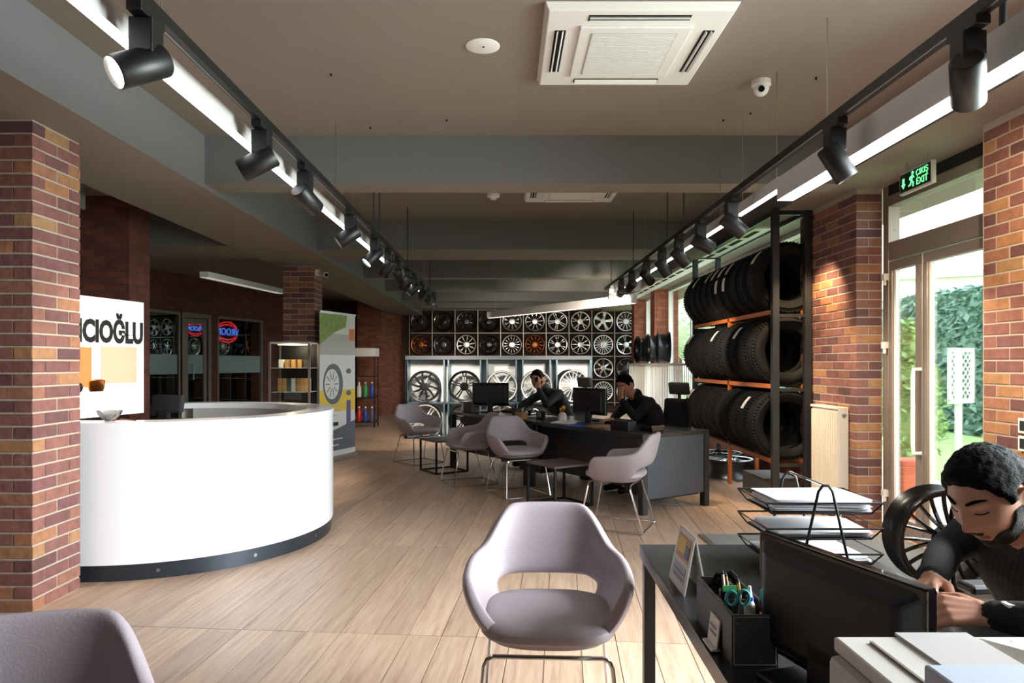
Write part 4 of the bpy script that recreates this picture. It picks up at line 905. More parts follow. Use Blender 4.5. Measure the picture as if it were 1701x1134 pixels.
# exit sign
t = thing('exit_sign', 'green lit exit sign hanging above the glass door', 'sign', (2.74, 4.675, 2.54), -PI/2)
MB().box(-.185, .185, 0, .03, -.075, .075).build('sign_case', 'greyp', t, bevel=.004); MB().box(-.172, .172, -.003, 0, -.062, .062).build('sign_face', 'signblack', t)
text_mesh('ÇIKIŞ', .056, 'lettering', 'green', t, Matrix.Translation((.085, -.0045, .03)) @ STAND, .001, 0); text_mesh('EXIT', .064, 'lettering', 'green', t, Matrix.Translation((.085, -.0045, -.028)) @ STAND, .001, 0)
b = MB(); b.cyl((-.02, -.006, .045), (-.02, -.003, .045), .011, n=12)
for p, q, w_ in [((-.022, .032), (-.035, -.005), .016), ((-.024, .025), (-.002, .012), .007), ((-.024, .025), (-.05, .02), .007), ((-.05, .02), (-.056, .003), .007), ((-.035, -.005), (-.012, -.022), .009), ((-.012, -.022), (-.016, -.048), .008), ((-.035, -.005), (-.045, -.03), .009), ((-.045, -.03), (-.068, -.035), .008)]:
    b.beam((p[0], -.0045, p[1]), (q[0], -.0045, q[1]), .003, w_)
b.build('running_figure', 'green', t)
MB().prism([(-.13, -.04), (-.105, -.01), (-.118, -.01), (-.118, .03), (-.142, .03), (-.142, -.01), (-.155, -.01)], .003, .0045, Matrix.Rotation(PI/2, 4, 'X')).build('arrow', 'green', t)
for x in (-.12, .12): MB().cyl((x, .015, .075), (x, .015, .14), .003, n=6).build('hanger', 'steel', t)
# ================================================================== LEFT SIDE THINGS
# reflections of an unseen neon sign, modelled as glowing lettering behind the panes
def neon(label, loc, rz, s):
    t = thing('neon_reflection', label, 'neon reflection', loc, rz)
    T = Matrix.Translation((0, -.012, 0)) @ STAND
    MB().box(-.42*s, .42*s, 0, .01, -.5*s, .42*s).build('backing', 'holo2', t)
    text_mesh('VROOM', .26*s, 'lettering', 'blue', t, T @ Matrix.Diagonal((-1, 1, 1, 1)), .004, -.003)
    for sg in (1, -1):
        pts = [(.40*s*math.cos(a), -.012, sg*(.06*s+.20*s*math.sin(a))) for a in [PI*k/16 for k in range(1, 16)]]
        MB().tube(pts, .013*s, 6).build('red_tube', 'red', t); pts = [(.33*s*math.cos(a), -.012, sg*(.10*s+.09*s*math.sin(a)+.012*s*math.sin(a*14))) for a in [PI*k/40 for k in range(3, 38)]]
        MB().tube(pts, .011*s, 6).build('red_tube', 'red', t)
    return t
M['holo2'] = mat('reflection_backing', '#3a3c40', .5)
def wl(x, y, z): c, s_ = math.cos(ang), math.sin(ang); return (-6.44+x*c-y*s_, 11.13+x*s_+y*c, z)
neon('red and blue neon sign reflection with mirrored letters in the right shop window', wl(3.33, .075, 1.95), ang, .80)
neon('red and blue neon sign reflection in the narrow pane of the left door', wl(2.33, .075, 1.97), ang, .50)
for k, (x, z, sk, lb) in enumerate([(.75, 1.8, 'd5m', 'dark rim reflection behind the left shop window, lower left'), (1.35, 1.72, 's10', 'silver rim reflection behind the left shop window, near the door'), (1.35, 2.12, 'd5b', 'dark rim reflection behind the left shop window, upper right')]):
    wheel(S[sk], lb, wl(x, .75, z), ang, None)  # wheel reflections in the window glass, modelled as rims behind it
# glass display cabinet
def cabinet(label, x, y, w_, d, h, rows_, seed, lit=True, name='display_cabinet'):
    t = thing(name, label, 'cabinet', (x, y, 0)); rnd = random.Random(seed)
    for sx in (-1, 1):
        for sy in (-1, 1): MB().box(sx*w_/2-.012, sx*w_/2+.012, sy*d/2-.012, sy*d/2+.012, 0, h).build('corner_post', 'alu', t)
    MB().box(-w_/2, w_/2, -d/2, d/2, h, h+.02).build('top_panel', 'lampbody', t); MB().box(-w_/2, w_/2, -d/2, d/2, .02, .1).build('base_panel', 'black', t)
    MB().box(-w_/2+.012, w_/2-.012, d/2-.008, d/2, .1, h).build('back_panel', 'black', t)
    MB().box(-w_/2+.012, w_/2-.012, -d/2-.002, -d/2+.002, .1, h).build('glass_front', 'glass', t)
    n = len(rows_)
    for k, its in enumerate(rows_):
        z = .1+(h-.1)*k/n; MB().box(-w_/2+.014, w_/2-.014, -d/2+.014, d/2-.014, z-.008, z).build('glass_shelf', 'greyp' if k else 'black', t)
    return t, [.1+(h-.1)*k/n for k in range(n)]
t, zs = cabinet('tall glass display cabinet with boxed goods beside the counter', -2.57, 8.5, .47, .4, 1.54, [1, 1, 1, 1, 1], 3)
sp_ = light('cabinet_light', 'POINT', (-2.57, 8.38, 1.50), 2.2, (1, .85, .6), shadow_soft_size=.03)
MB().box(-.2, .2, -.02, .02, 1.525, 1.538).build('strip_light', 'lampdim', t)
cols = ['amber', 'kraft', 'carpet', 'amber', 'ivory']; cn = {'amber': 'amber', 'kraft': 'brown', 'carpet': 'grey', 'ivory': 'white'}
for r, z in enumerate(zs[1:], 1):
    n_ = 7 if r in (1, 3) else 5
    for k in range(n_):
        m = cols[(k*2+r) % 5] if r != 2 else 'carpet'; hh = .16 if r % 2 else .10
        tag(MB().box(-.025, .025, -.05, .05, 0, hh).build('product_box', m, loc=(-2.57-.19+.38*(k+.5)/n_, 8.5, z)), '%s product box, %s from the left on shelf %s of the glass cabinet' % (cn[m], ORD[k], ['', 'two', 'three', 'four', 'five'][r]), 'box', 'boxes in the display cabinet')
# dark shelf with bottles behind the banner
t = thing('product_shelf', 'black shelf rack with bottles behind the printed banner', 'shelf', (-2.92, 14.4, 0))
for sx in (-.25, .25):
    for sy in (-.2, .2): MB().box(sx-.012, sx+.012, sy-.012, sy+.012, 0, 1.45).build('post', 'black', t)
for z in (.12, .62, 1.05): MB().box(-.26, .26, -.21, .21, z-.02, z).build('shelf_board', 'greenglass', t) if False else MB().box(-.26, .26, -.21, .21, z-.02, z).build('shelf_board', 'black', t)
MB().box(-.27, .27, -.22, .22, 1.45, 1.62).build('header_box', 'whitep', t, bevel=.004)
bt = None
for k in range(8):
    x = -2.92-.2+(k % 4)*.13; z = .62 if k < 4 else .12; m = ['greenp', 'whitep', 'greenp', 'bluep', 'redp', 'redp', 'bluep', 'purple'][k]
    t = thing('bottle', '%s bottle, %s from the left on the %s board of the black shelf' % ({'greenp': 'green', 'whitep': 'white', 'bluep': 'blue', 'redp': 'red', 'purple': 'violet'}[m], ORD[k % 4], 'middle' if k < 4 else 'lowest'), 'bottle', (x, 14.25, z), 0, 'bottles on the black shelf')
    MB().lathe([(0, 0), (.045, 0), (.048, .01), (.048, .19), (.02, .25), (.018, .28), (0, .28)], 14).build('bottle_body', m, t, smooth=True); MB().cyl((0, 0, .28), (0, 0, .31), .02, n=10).build('cap', 'whitep', t)
# roll-up banner
bl_, br_ = Vector((-2.40, 9.0)), Vector((-2.115, 9.8)); Lr = (br_-bl_).length; ba_ = math.atan2(br_.y-bl_.y, br_.x-bl_.x)
t = thing('roll_up_banner', 'tall roll-up banner printed with a tyre, standing beside the counter', 'banner', (bl_.x, bl_.y, 0), ba_)
MB().box(0, Lr, -.05, .05, 0, .07).build('base_cassette', 'alu', t, bevel=.01); MB().box(0, Lr, -.002, .002, .07, 1.97).build('sheet', 'banner', t); MB().box(-.005, Lr+.005, -.012, .012, 1.965, 1.99).build('top_rail', 'steel', t); MB().cyl((Lr/2, .03, .05), (Lr/2, .03, 1.97), .01).build('support_pole', 'steel', t)
def pr(name, m, x0, x1, z0, z1, y=-.004): return MB().box(x0*Lr, x1*Lr, y, -.002, z0, z1).build(name, m, t)
MB().prism([(.0, 1.55), (.4*Lr, 1.72), (.72*Lr, 1.8), (.75*Lr, 1.96), (0, 1.96)], .002, .004, Matrix.Rotation(PI/2, 4, 'X')).build('foliage_print', 'grass2', t); pr('grey_print', 'bannergrey', .0, 1, 1.42, 1.70, -.003); pr('vehicle_print', 'orangep', .82, .98, 1.62, 1.78, -.005)
pr('yellow_print', 'yellow', 0, 1, .66, .95); MB().prism([(.1*Lr, .07), (Lr, .07), (Lr, .52), (.3*Lr, .40), (.1*Lr, .37)], .002, .004, Matrix.Rotation(PI/2, 4, 'X')).build('slate_print', 'slate', t); pr('white_edge', 'banner', 0, 1, .07, .14, -.005)
pr('violet_mark', 'purple', .74, .86, .46, .80, -.005); pr('label_plate', 'letter', .28, .5, .47, .52, -.005)
for k in range(3): pr('text_line', 'bannergrey', .22, .62-.08*k, .74-.06*k-.012, .74-.06*k, -.005)
for k in range(2): pr('text_line', 'banner', .3, .62-.1*k, .30-.08*k-.015, .30-.08*k, -.005)
T = Matrix.Translation((.36*Lr, -.004, 1.03)) @ Matrix.Rotation(PI/2, 4, 'X') @ Matrix.Diagonal((.85, 1, 1, 1))
MB().lathe([(.0, .003), (.27, .003), (.27, 0), (0, 0)], 36, T).build('tyre_print', 'slate', t); MB().lathe([(0, .005), (.2, .005), (.2, .003), (0, .003)], 36, Matrix.Translation((-.035, 0, 0)) @ T).build('wheel_print', 'banner', t)
b = MB()
for k in range(10):
    a = 2*PI*k/10; b.beam((.36*Lr-.035+.05*math.cos(a), -.0098, 1.03+.06*math.sin(a)), (.36*Lr-.035+.15*math.cos(a), -.0098, 1.03+.18*math.sin(a)), .001, .012)
b.build('spoke_print', 'slate', t)
for z in (1.2, .9): MB().lathe([(0, .004), (.06, .004), (.06, 0), (0, 0)], 14, Matrix.Translation((.8*Lr, -.003, z)) @ Matrix.Rotation(PI/2, 4, 'X') @ Matrix.Diagonal((1, .6, 1, 1))).build('part_print', 'slate', t)

# ================================================================== NEAR DESK
t = thing('office_desk', 'anthracite desk in the right foreground with steel frame legs', 'desk', (0, 0, 0))
MB()._add([(.40, .55, ZT-.04), (1.14, .55, ZT-.04), (1.14, 2.34, ZT-.04), (.448, 2.34, ZT-.04), (.40, .55, ZT), (1.14, .55, ZT), (1.14, 2.34, ZT), (.448, 2.34, ZT)], [(0, 3, 2, 1), (4, 5, 6, 7), (0, 1, 5, 4), (1, 2, 6, 5), (2, 3, 7, 6), (3, 0, 4, 7)]).build('desktop', 'desktop', t, bevel=.002)
for x, y in ((.45, 2.30), (1.10, 2.30), (.405, .6), (1.10, .6)): MB().box(x, x+.036, y-.036, y, 0, ZT-.04).build('leg', 'desk', t, bevel=.002)
MB().box(.486, 1.1, 2.268, 2.296, ZT-.075, ZT-.04).build('frame_rail', 'desk', t)
monitor('monitor', 'glossy black monitor on the foreground desk, seen from behind', (.60, 1.27, ZT), faceto(.954, .30), .40, .235, .022)
# printer
t = thing('printer', 'light grey office printer at the bottom right corner', 'printer', (.445, .52, ZT))
MB().box(0, .33, 0, .45, 0, .205).build('printer_body', 'greyp', t, bevel=.012); MB().box(.012, .318, .2, .455, .205, .225).build('top_cover', 'printerp', t, bevel=.004)
MB().box(.10, .20, .30, .458, .225, .229).build('paper_recess', 'greyp', t); MB().box(.05, .054, .28, .43, .225, .228).build('groove', 'alu', t); MB().box(.24, .244, .28, .43, .225, .228).build('groove', 'alu', t)
MB()._add([(.21, .25, .225), (.33, .25, .225), (.33, .45, .225), (.21, .45, .225), (.27, .25, .25), (.34, .25, .25), (.34, .43, .232), (.27, .43, .228)], [(0, 3, 2, 1), (4, 5, 6, 7), (0, 1, 5, 4), (1, 2, 6, 5), (2, 3, 7, 6), (3, 0, 4, 7)]).build('side_flap', 'printerp', t)
tag(MB().box(0, .17, 0, .25, 0, .035).build('document_folder', 'paperb', None, bevel=.004, loc=(.475, .545, ZT+.225+.004)), 'pale blue folder lying on the printer at the bottom right corner', 'folder')
# organiser box with its contents
t = thing('desk_box', 'dark leatherette stationery box with grey stitching on the foreground desk', 'box', (.45, 1.39, ZT))
b = MB(); wb, lb_, hb = .092, .255, .105
for a in ((0, .006, 0, lb_), (wb-.006, wb, 0, lb_), (.006, wb-.006, 0, .006), (.006, wb-.006, lb_-.006, lb_)): b.box(a[0], a[1], a[2], a[3], .004, hb)
b.box(0, wb, 0, lb_, 0, .004); b.build('box_shell', 'leather', t); MB().box(.006, wb-.006, .12, .125, .004, hb-.01).build('divider', 'leather', t)
b = MB(); 
for x in (.004, wb-.004): b.tube([(x, -.0006, .006), (x, -.0006, hb-.004)], .0009, 4)
for z in (.006, hb-.004): b.tube([(.004, -.0006, z), (wb-.004, -.0006, z)], .0009, 4)
b.tube([(-.0006, .004, hb-.004), (-.0006, lb_-.004, hb-.004)], .0009, 4); b.build('stitching', 'stitch', t)
t = thing('card_holder', 'small white card leaning on the side of the leatherette box', 'card', (.445, 1.49, ZT+.003), 0)
MB().cbox(0, 0, .035, .003, .065, .058, ry=.12).build('card', 'ivory', t); MB().cbox(-.007, 0, .003, .018, .065, .004).build('card_foot', 'whitep', t)
for k in range(2): MB().cbox(-.0035, 0, .03+k*.014, .001, .04, .004, ry=.12).build('print_line', 'stitch', t)
t = thing('scissors', 'scissors with teal-rimmed handles standing in the leatherette box', 'scissors', (.485, 1.46, ZT+.008), .2)
for sx in (-1, 1): MB().tube([(sx*.014+.012*math.cos(a), 0, .108+.015*math.sin(a)) for a in [2*PI*k/16 for k in range(16)]], .0035, 6, True).build('handle', 'teal', t, smooth=True); MB().beam((sx*.008, 0, .094), (-sx*.004, 0, 0), .002, .009).build('blade', 'steel', t)
t = thing('glue_bottle', 'white glue bottle with a blue collar in the leatherette box', 'bottle', (.515, 1.475, ZT+.006)); MB().lathe([(0, 0), (.011, 0), (.012, .09), (.007, .1), (0, .1)], 14).build('bottle_body', 'whitep', t, smooth=True); MB().cyl((0, 0, .1), (0, 0, .108), .0085).build('collar', 'bluep', t); MB().cyl((0, 0, .108), (0, 0, .13), .006, .003).build('nozzle', 'whitep', t)
t = thing('correction_pen', 'short white correction pen in the leatherette box, before the glue bottle', 'pen', (.523, 1.43, ZT+.006)); MB().cyl((0, 0, 0), (.004, -.004, .09), .008).build('pen_body', 'whitep', t, smooth=True); MB().cyl((.004, -.004, .09), (.0045, -.0045, .11), .005).build('cap', 'redp', t)
t = thing('stapler', 'black stapler standing in the far end of the leatherette box', 'stapler', (.49, 1.59, ZT+.006), .1); MB().tube([(-.02, 0, .02), (-.02, 0, .09), (-.005, 0, .118), (.02, 0, .122), (.03, 0, .11)], .011, 8).build('arm', 'blackg', t, smooth=True); MB().cbox(.018, 0, .05, .014, .02, .1).build('stapler_base', 'steel', t)
t = thing('hole_punch', 'black hole punch in the middle of the leatherette box', 'punch', (.483, 1.532, ZT+.006), .1); MB().cbox(0, 0, .045, .03, .03, .09).cbox(0, -.01, .10, .036, .02, .02).build('punch_body', 'blackg', t, bevel=.004); MB().cbox(0, -.02, .113, .03, .004, .012).build('lever', 'greenp', t)
for k, (x, y) in enumerate([(.512, 1.56), (.525, 1.53), (.51, 1.60)]): t = thing('pen', ['wooden pencil in the far part of the leatherette box', 'brown pen in the leatherette box beside the glue bottle', 'pale pen at the far corner of the leatherette box'][k], 'pen', (x, y, ZT+.006)); MB().cyl((0, 0, 0), (-.02, -.012*k, .125), .0035, n=6).build('barrel', ['kraft', 'amber', 'ivory'][k], t); MB().cyl((-.02, -.012*k, .125), (-.022, -.012*k-.001, .135), .0035, .001, n=6).build('tip', 'black', t)
# tent card
t = thing('tent_card', 'white desk tent card with a colour print in the right foreground', 'card', (.475, 1.90, ZT), 0)
b = MB(); L2 = .085
b._add([(-.012, -L2, 0), (-.012, L2, 0), (.02, L2*.9, .15), (.02, -L2*.9, .15), (-.008, -L2, 0), (-.008, L2, 0), (.023, L2*.9, .15), (.023, -L2*.9, .15)], [(0, 1, 2, 3), (7, 6, 5, 4), (0, 4, 5, 1), (3, 2, 6, 7), (0, 3, 7, 4), (1, 5, 6, 2)]); b.build('front_leaf', 'ivory', t)
b = MB(); b._add([(.046, -L2, 0), (.046, L2, 0), (.020, L2*.9, .15), (.020, -L2*.9, .15), (.05, -L2, 0), (.05, L2, 0), (.024, L2*.9, .15), (.024, -L2*.9, .15)], [(0, 1, 2, 3), (7, 6, 5, 4), (0, 4, 5, 1), (3, 2, 6, 7), (0, 3, 7, 4), (1, 5, 6, 2)]); b.build('rear_leaf', 'ivory', t)
for z0, z1, y0_, y1_, m in ((.075, .135, -.06, .06, 'pinkprint'), (.09, .13, -.02, .05, 'yellow'), (.085, .115, -.06, -.02, 'slate'), (.02, .06, -.06, .06, 'paperb'), (.028, .032, -.05, .04, 'stitch'), (.042, .046, -.05, .05, 'stitch')):
    f = lambda z: -.0135+(.032/.15)*z-(.001 if m in ('yellow', 'slate', 'stitch') else 0)
    MB()._add([(f(z0), y0_, z0), (f(z0), y1_, z0), (f(z1), y1_, z1), (f(z1), y0_, z1), (f(z0)+.001, y0_, z0), (f(z0)+.001, y1_, z0), (f(z1)+.001, y1_, z1), (f(z1)+.001, y0_, z1)], [(0, 1, 2, 3), (7, 6, 5, 4), (0, 4, 5, 1), (3, 2, 6, 7), (0, 3, 7, 4), (1, 5, 6, 2)]).build('print', m, t)
# letter trays
t = thing('letter_trays', 'three-tier black wire letter trays on the foreground desk', 'tray', (.90, 2.09, ZT))
for k in range(3):
    z = .035+.072*k; b = MB(); hx, hy = .165, .12
    b.tube([(-hx, -hy, z+.032), (hx, -hy, z+.032), (hx, hy, z+.032), (-hx, hy, z+.032)], .003, 6, True); b.tube([(-hx*.86, -hy*.85, z), (hx*.86, -hy*.85, z), (hx*.86, hy*.85, z), (-hx*.86, hy*.85, z)], .003, 6, True)
    for sx in (-1, 1):
        for sy in (-1, 1): b.tube([(sx*hx, sy*hy, z+.032), (sx*hx*.86, sy*hy*.85, z)], .0025, 6)
    b.box(-hx*.86, hx*.86, -hy*.85, hy*.85, z-.001, z+.001); b.build('wire_tray', 'black', t)
for y in (-.125, .125): MB().tube([(-.075, y, 0), (-.02, y, .245), (-.008, y, .262), (.008, y, .262), (.02, y, .245), (.075, y, 0)], .0042, 8).build('frame_hoop', 'black', t, smooth=True)
MB().tube([(0, -.125, .262), (0, .125, .262)], .004, 8).build('carry_handle', 'chrome', t, smooth=True)
for k, (z, n_) in enumerate([(.037, 6), (.109, 8), (.181, 15)]):
    b = MB(); rnd = random.Random(k)
    for q in range(n_): b.cbox(rnd.uniform(-.006, .012), rnd.uniform(-.006, .006), z+.001+q*.0024, .27, .185, .0018, rnd.uniform(-.05, .05))
    tag(b.build('paper_stack', 'paper' if k != 1 else 'paper', None, loc=(.905, 2.09, ZT)), 'stack of white papers in the %s letter tray' % ['bottom', 'middle', 'top'][k], 'papers')
# ================================================================== PEOPLE
def head_pt(d):
    """head surface point for a unit direction, face towards -Y, z up, centre at the ear line"""
    x, y, z = d; p = Vector((x*.074, y*.094, z*.118))
    if y > 0: p.y *= 1.06
    if p.z < -.03:
        k = min(1, (-.03-p.z)/.08); p.x *= 1-.26*k; p.y *= (1-.10*k) if y < 0 else (1-.35*k)
    if y < -.15:
        X, Z = p.x, p.z; g = lambda cx, cz, sx, sz: math.exp(-((X-cx)/sx)**2-((Z-cz)/sz)**2)
        f = 0
        f += .013*g(0, .004, .009, .020)+.024*g(0, -.022, .0125, .013)+.008*(g(.012, -.028, .008, .008)+g(-.012, -.028, .008, .008))
        f += .006*(g(.028, .034, .024, .009)+g(-.028, .034, .024, .009))
        f -= .010*(g(.031, .014, .015, .011)+g(-.031, .014, .015, .011)); f += .0055*(g(.031, .012, .011, .007)+g(-.031, .012, .011, .007))
        f += .005*(g(.045, -.018, .018, .02)+g(-.045, -.018, .018, .02))
        f += .008*g(0, -.053, .020, .006)+.008*g(0, -.065, .018, .006)-.004*g(0, -.0590, .022, .003)
        f += .010*g(0, -.093, .020, .014)
        p.y -= f
    return p
def head_grid(nu, nv): 
    return [[Vector((math.cos(-PI/2+PI*j/nv)*math.sin(2*PI*i/nu), -math.cos(-PI/2+PI*j/nv)*math.cos(2*PI*i/nu), math.sin(-PI/2+PI*j/nv))) for i in range(nu)] for j in range(1, nv)]
def shell_patch(off, pred, T, name, m, parent, nu=96, nv=72, noise_amp=0, seed=0):
    g = head_grid(nu, nv); idx = {}; vs = []; fs = []
    def vid(j, i):
        i %= nu
        if (j, i) not in idx:
            d = g[j][i]; w_ = pred(d); p = head_pt(d); nrm = Vector((d.x/.074, d.y/.094, d.z/.118)).normalized()
            o = off*min(1, w_*1.2)-.004*(1-min(1, w_*2)); 
            if noise_amp: o += noise_amp*noise.noise(Vector((d.x*9+seed, d.y*9, d.z*9)))*min(1, w_)+noise_amp*.5*noise.noise(Vector((d.x*26+seed, d.y*26, d.z*10)))*min(1, w_)
            idx[(j, i)] = len(vs); vs.append(tuple(T @ (p+nrm*o)))
        return idx[(j, i)]
    for j in range(nv-2):
        for i in range(nu):
            if max(pred(g[j][i]), pred(g[j][(i+1) % nu]), pred(g[j+1][i]), pred(g[j+1][(i+1) % nu])) > 0:
                fs.append((vid(j, i), vid(j, i+1), vid(j+1, i+1), vid(j+1, i)))
    if pred(Vector((0, 0, 1))) > 0:
        vs.append(tuple(T @ (head_pt(Vector((0, 0, 1)))+Vector((0, 0, off))))); L = len(vs)-1
        for i in range(nu): fs.append((vid(nv-2, i), vid(nv-2, i+1), L))
    o = MB()._add(vs, fs).build(name, m, parent, smooth=False)
    for p in o.data.polygons: p.use_smooth = True
    return o
def hair_pred(top=.30):
    def f(d):
        # hairline: forehead at z ~ .5, temples, sideburn before the ear, nape
        az = math.atan2(abs(d.x), -d.y)     # 0 at the face, pi at the back
        line = .60-.10*sstep(.25, .75, az)-.24*sstep(.75, 1.12, az)-.22*sstep(1.12, 1.25, az)+.20*sstep(1.36, 1.48, az)-.80*sstep(1.78, 2.15, az)
        return (d.z-line)*7
    return f
def beard_pred(d):
    az = math.atan2(abs(d.x), -d.y)
    up = -.62+.05*math.cos(az*3) if az < .25 else -.60+.25*sstep(.25, .8, az)+.35*sstep(.95, 1.3, az)
    a = (up-d.z)*6
    must = (1-abs((d.z+.385)/.045))*1.2 if az < .32 else -1
    c = max(a, must)
    if az > 1.62 or (abs(d.x) < .24 and abs(d.z+.535) < .055 and d.y < 0): return -1
    return c if d.z > -.97 else 1
class Body:
    def __init__(s): s.prim = []; s.mb = MB()
    def cap(s, a, b, ra, rb, tag_):
        a, b = Vector(a), Vector(b); s.prim.append((a, b, ra, rb, tag_))
        s.mb.cyl(a, b, ra, rb, 14); s.mb.sphere(a, ra, 14, 8); s.mb.sphere(b, rb, 14, 8)
    def chain(s, pts, rs, tag_):
        for k in range(len(pts)-1): s.cap(pts[k], pts[k+1], rs[k], rs[k+1], tag_)
def hand(B, wrist, fwd, palm, thumbside, curl=(.5, .6, .4), sc=1.0, spread=.06):
    fwd = Vector(fwd).normalized(); palm = Vector(palm); palm = (palm-fwd*palm.dot(fwd)).normalized(); side = fwd.cross(palm)*thumbside
    w_ = Vector(wrist); kn = []
    for k, off in enumerate((.030, .011, -.009, -.027)):
        base = w_+fwd*(.015*sc)+side*(off*.55*sc); kk = w_+fwd*((.092-.004*abs(k-1))*sc)+side*(off*sc); kn.append(kk)
        B.cap(base, kk, .0135*sc, .0115*sc, 'skin')
    for k, (kk, L) in enumerate(zip(kn, (.072, .080, .074, .058))):
        d = (fwd+side*spread*(1.5-k)).normalized(); a = 0; p = kk; rr = [.0102, .0094, .0086, .0076]
        for q, f in enumerate((.45, .30, .25)):
            a += curl[q]; dd = d*math.cos(a)+palm*math.sin(a); p2 = p+dd*(L*f*sc*1.05); B.cap(p, p2, rr[q]*sc, rr[q+1]*sc, 'skin'); p = p2
    t0 = w_+fwd*.022*sc+side*.02*sc; t1 = t0+(fwd*.7+side*.65+palm*.35).normalized()*.042*sc; t2 = t1+(fwd*.9+side*.25+palm*.4).normalized()*.032*sc; t3 = t2+(fwd*.95+palm*.5-side*.05).normalized()*.026*sc
    B.chain([t0, t1, t2, t3], [.015*sc, .0125*sc, .0105*sc, .0085*sc], 'skin')
def person(label, base, J, headT, voxel, beard, parts_fn=None, shirt='sweater', hairoff=.014, hd=1.0):
    t = thing('person', label, 'person', (base[0], base[1], 0)); off = Matrix.Translation((-base[0], -base[1], 0))
    B = Body(); v = lambda k: Vector(J[k])
    pel, chest, neck = v('pelvis'), v('chest'), v('neck'); latv = (v('shL')-v('shR')).normalized(); fw = J['fwd']; fw = Vector(fw)
    # torso: overlapping capsules across the width
    for f in (-1, -.75, -.5, -.25, 0, .25, .5, .75, 1):
        B.chain([pel+latv*f*.095, (pel+chest)/2+latv*f*.085, chest+latv*f*.10, neck+latv*f*.075-Vector((0, 0, .055))], [.105, .105, .108, .062], 'shirt')
    for s_, sh, el, wr, hip, kn, an in ((1, 'shL', 'elL', 'wrL', 'hipL', 'knL', 'anL'), (-1, 'shR', 'elR', 'wrR', 'hipR', 'knR', 'anR')):
        B.cap(neck-Vector((0, 0, .045)), v(sh), .058, .060, 'shirt'); B.cap(chest+latv*s_*.10, v(sh), .095, .062, 'shirt')
        B.chain([v(sh), v(sh)*.5+v(el)*.5, v(el)], [.064, .054, .046], 'shirt')
        B.chain([v(el), v(el)*.55+v(wr)*.45, v(el)*.08+v(wr)*.92], [.046, .043, .033], 'shirt'); B.cap(v(el)*.12+v(wr)*.88, v(wr), .026, .024, 'skin')
        B.chain([v(hip), v(kn)], [.095, .062], 'pants'); B.chain([v(kn), v(kn)*.6+v(an)*.4, v(an)], [.062, .056, .042], 'pants')
        B.cap(v(an)-Vector((0, 0, .03)), v(an)+fw*.17-Vector((0, 0, .048)), .042, .034, 'shoe')
        hand(B, v(wr), *J['hand'+sh[2]])
    hc = headT @ Vector((0, .01, -.075)); B.cap(neck-Vector((0, 0, .03)), hc, .060, .054, 'skin'); B.cap(neck-Vector((0, 0, .045)), neck+ (hc-neck)*.12, .068, .064, 'shirt')
    # head surface
    g = head_grid(80, 60); vs = [tuple(headT @ head_pt(Vector((0, 0, -1))))]+[tuple(headT @ head_pt(d)) for r in g for d in r]+[tuple(headT @ head_pt(Vector((0, 0, 1))))]
    fs = []; nu = 80; nr = len(g)
    for i in range(nu):
        j = (i+1) % nu; fs.append((0, 1+j, 1+i)); L = 1+nr*nu; fs.append((L, 1+(nr-1)*nu+i, 1+(nr-1)*nu+j))
        for r in range(nr-1): fs.append((1+r*nu+i, 1+r*nu+j, 1+(r+1)*nu+j, 1+(r+1)*nu+i))
    B.mb._add(vs, fs)
    for s_ in (-1, 1):      # ears: a rim ring, a lobe and a sunk middle
        E = headT @ Matrix.Translation((s_*.074, .012, -.004)) @ Matrix.Rotation(-s_*.38, 4, 'Z') @ Matrix.Rotation(.18, 4, 'X')
        pts = [(s_*.006+s_*.004*math.cos(a), .018*math.cos(a)+.004, .031*math.sin(a)) for a in [2*PI*k/18 for k in range(18)]]
        B.mb.tube([tuple(E @ Vector(p)) for p in pts], .0052, 8, True);
        ear = MB(); ear.sphere((0, .002, 0), 1, 14, 8, (.006, .016, .028)); B.mb._add(ear.v, ear.f, E)
        ear = MB(); ear.sphere((s_*.004, -.002, -.027), .008, 10, 6); B.mb._add(ear.v, ear.f, E)
        for q in [(-.006, -.004), ]: ear = MB(); ear.sphere((s_*.003, -.012, -.004), .006, 8, 6); B.mb._add(ear.v, ear.f, E)
    me = B.mb.mesh('body'); fixn(me); o = bpy.data.objects.new('body', me); COL.objects.link(o)
    m = o.modifiers.new('r', 'REMESH'); m.mode = 'VOXEL'; m.voxel_size = voxel; m = o.modifiers.new('s', 'SMOOTH'); m.iterations = 2 if voxel < .006 else 2; m.factor = .5
    bpy.context.view_layer.update(); me2 = bpy.data.meshes.new_from_object(o.evaluated_get(bpy.context.evaluated_depsgraph_get())); o.modifiers.clear(); o.data = me2; me2.name = 'body'
    # zones -> materials
    n = len(me2.vertices); co = np.empty(n*3, 'f'); me2.vertices.foreach_get('co', co); co = co.reshape(-1, 3)
    best = np.full(n, 1e9); zone = np.zeros(n, int); Z = {'skin': 0, 'shirt': 1, 'pants': 2, 'shoe': 3}
    for a, b, ra, rb, tg in B.prim:
        a_, b_ = np.array(a), np.array(b); d = b_-a_; L2 = max(1e-9, d@d); tt = np.clip(((co-a_)@d)/L2, 0, 1)
        ds = np.linalg.norm(co-(a_+tt[:, None]*d), axis=1)-(ra+(rb-ra)*tt); msk = ds < best; best[msk] = ds[msk]; zone[msk] = Z[tg]
    hi = np.array(headT.inverted()); hl = co@hi[:3, :3].T+hi[:3, 3]; inh = (np.abs(hl[:, 0]) < .1) & (np.abs(hl[:, 1]) < .14) & (hl[:, 2] > -.12) & (hl[:, 2] < .14)
    hd_ = np.sqrt((hl[:, 0]/.08)**2+(hl[:, 1]/.10)**2+(hl[:, 2]/.125)**2); zone[inh & (hd_ < 1.35)] = 0
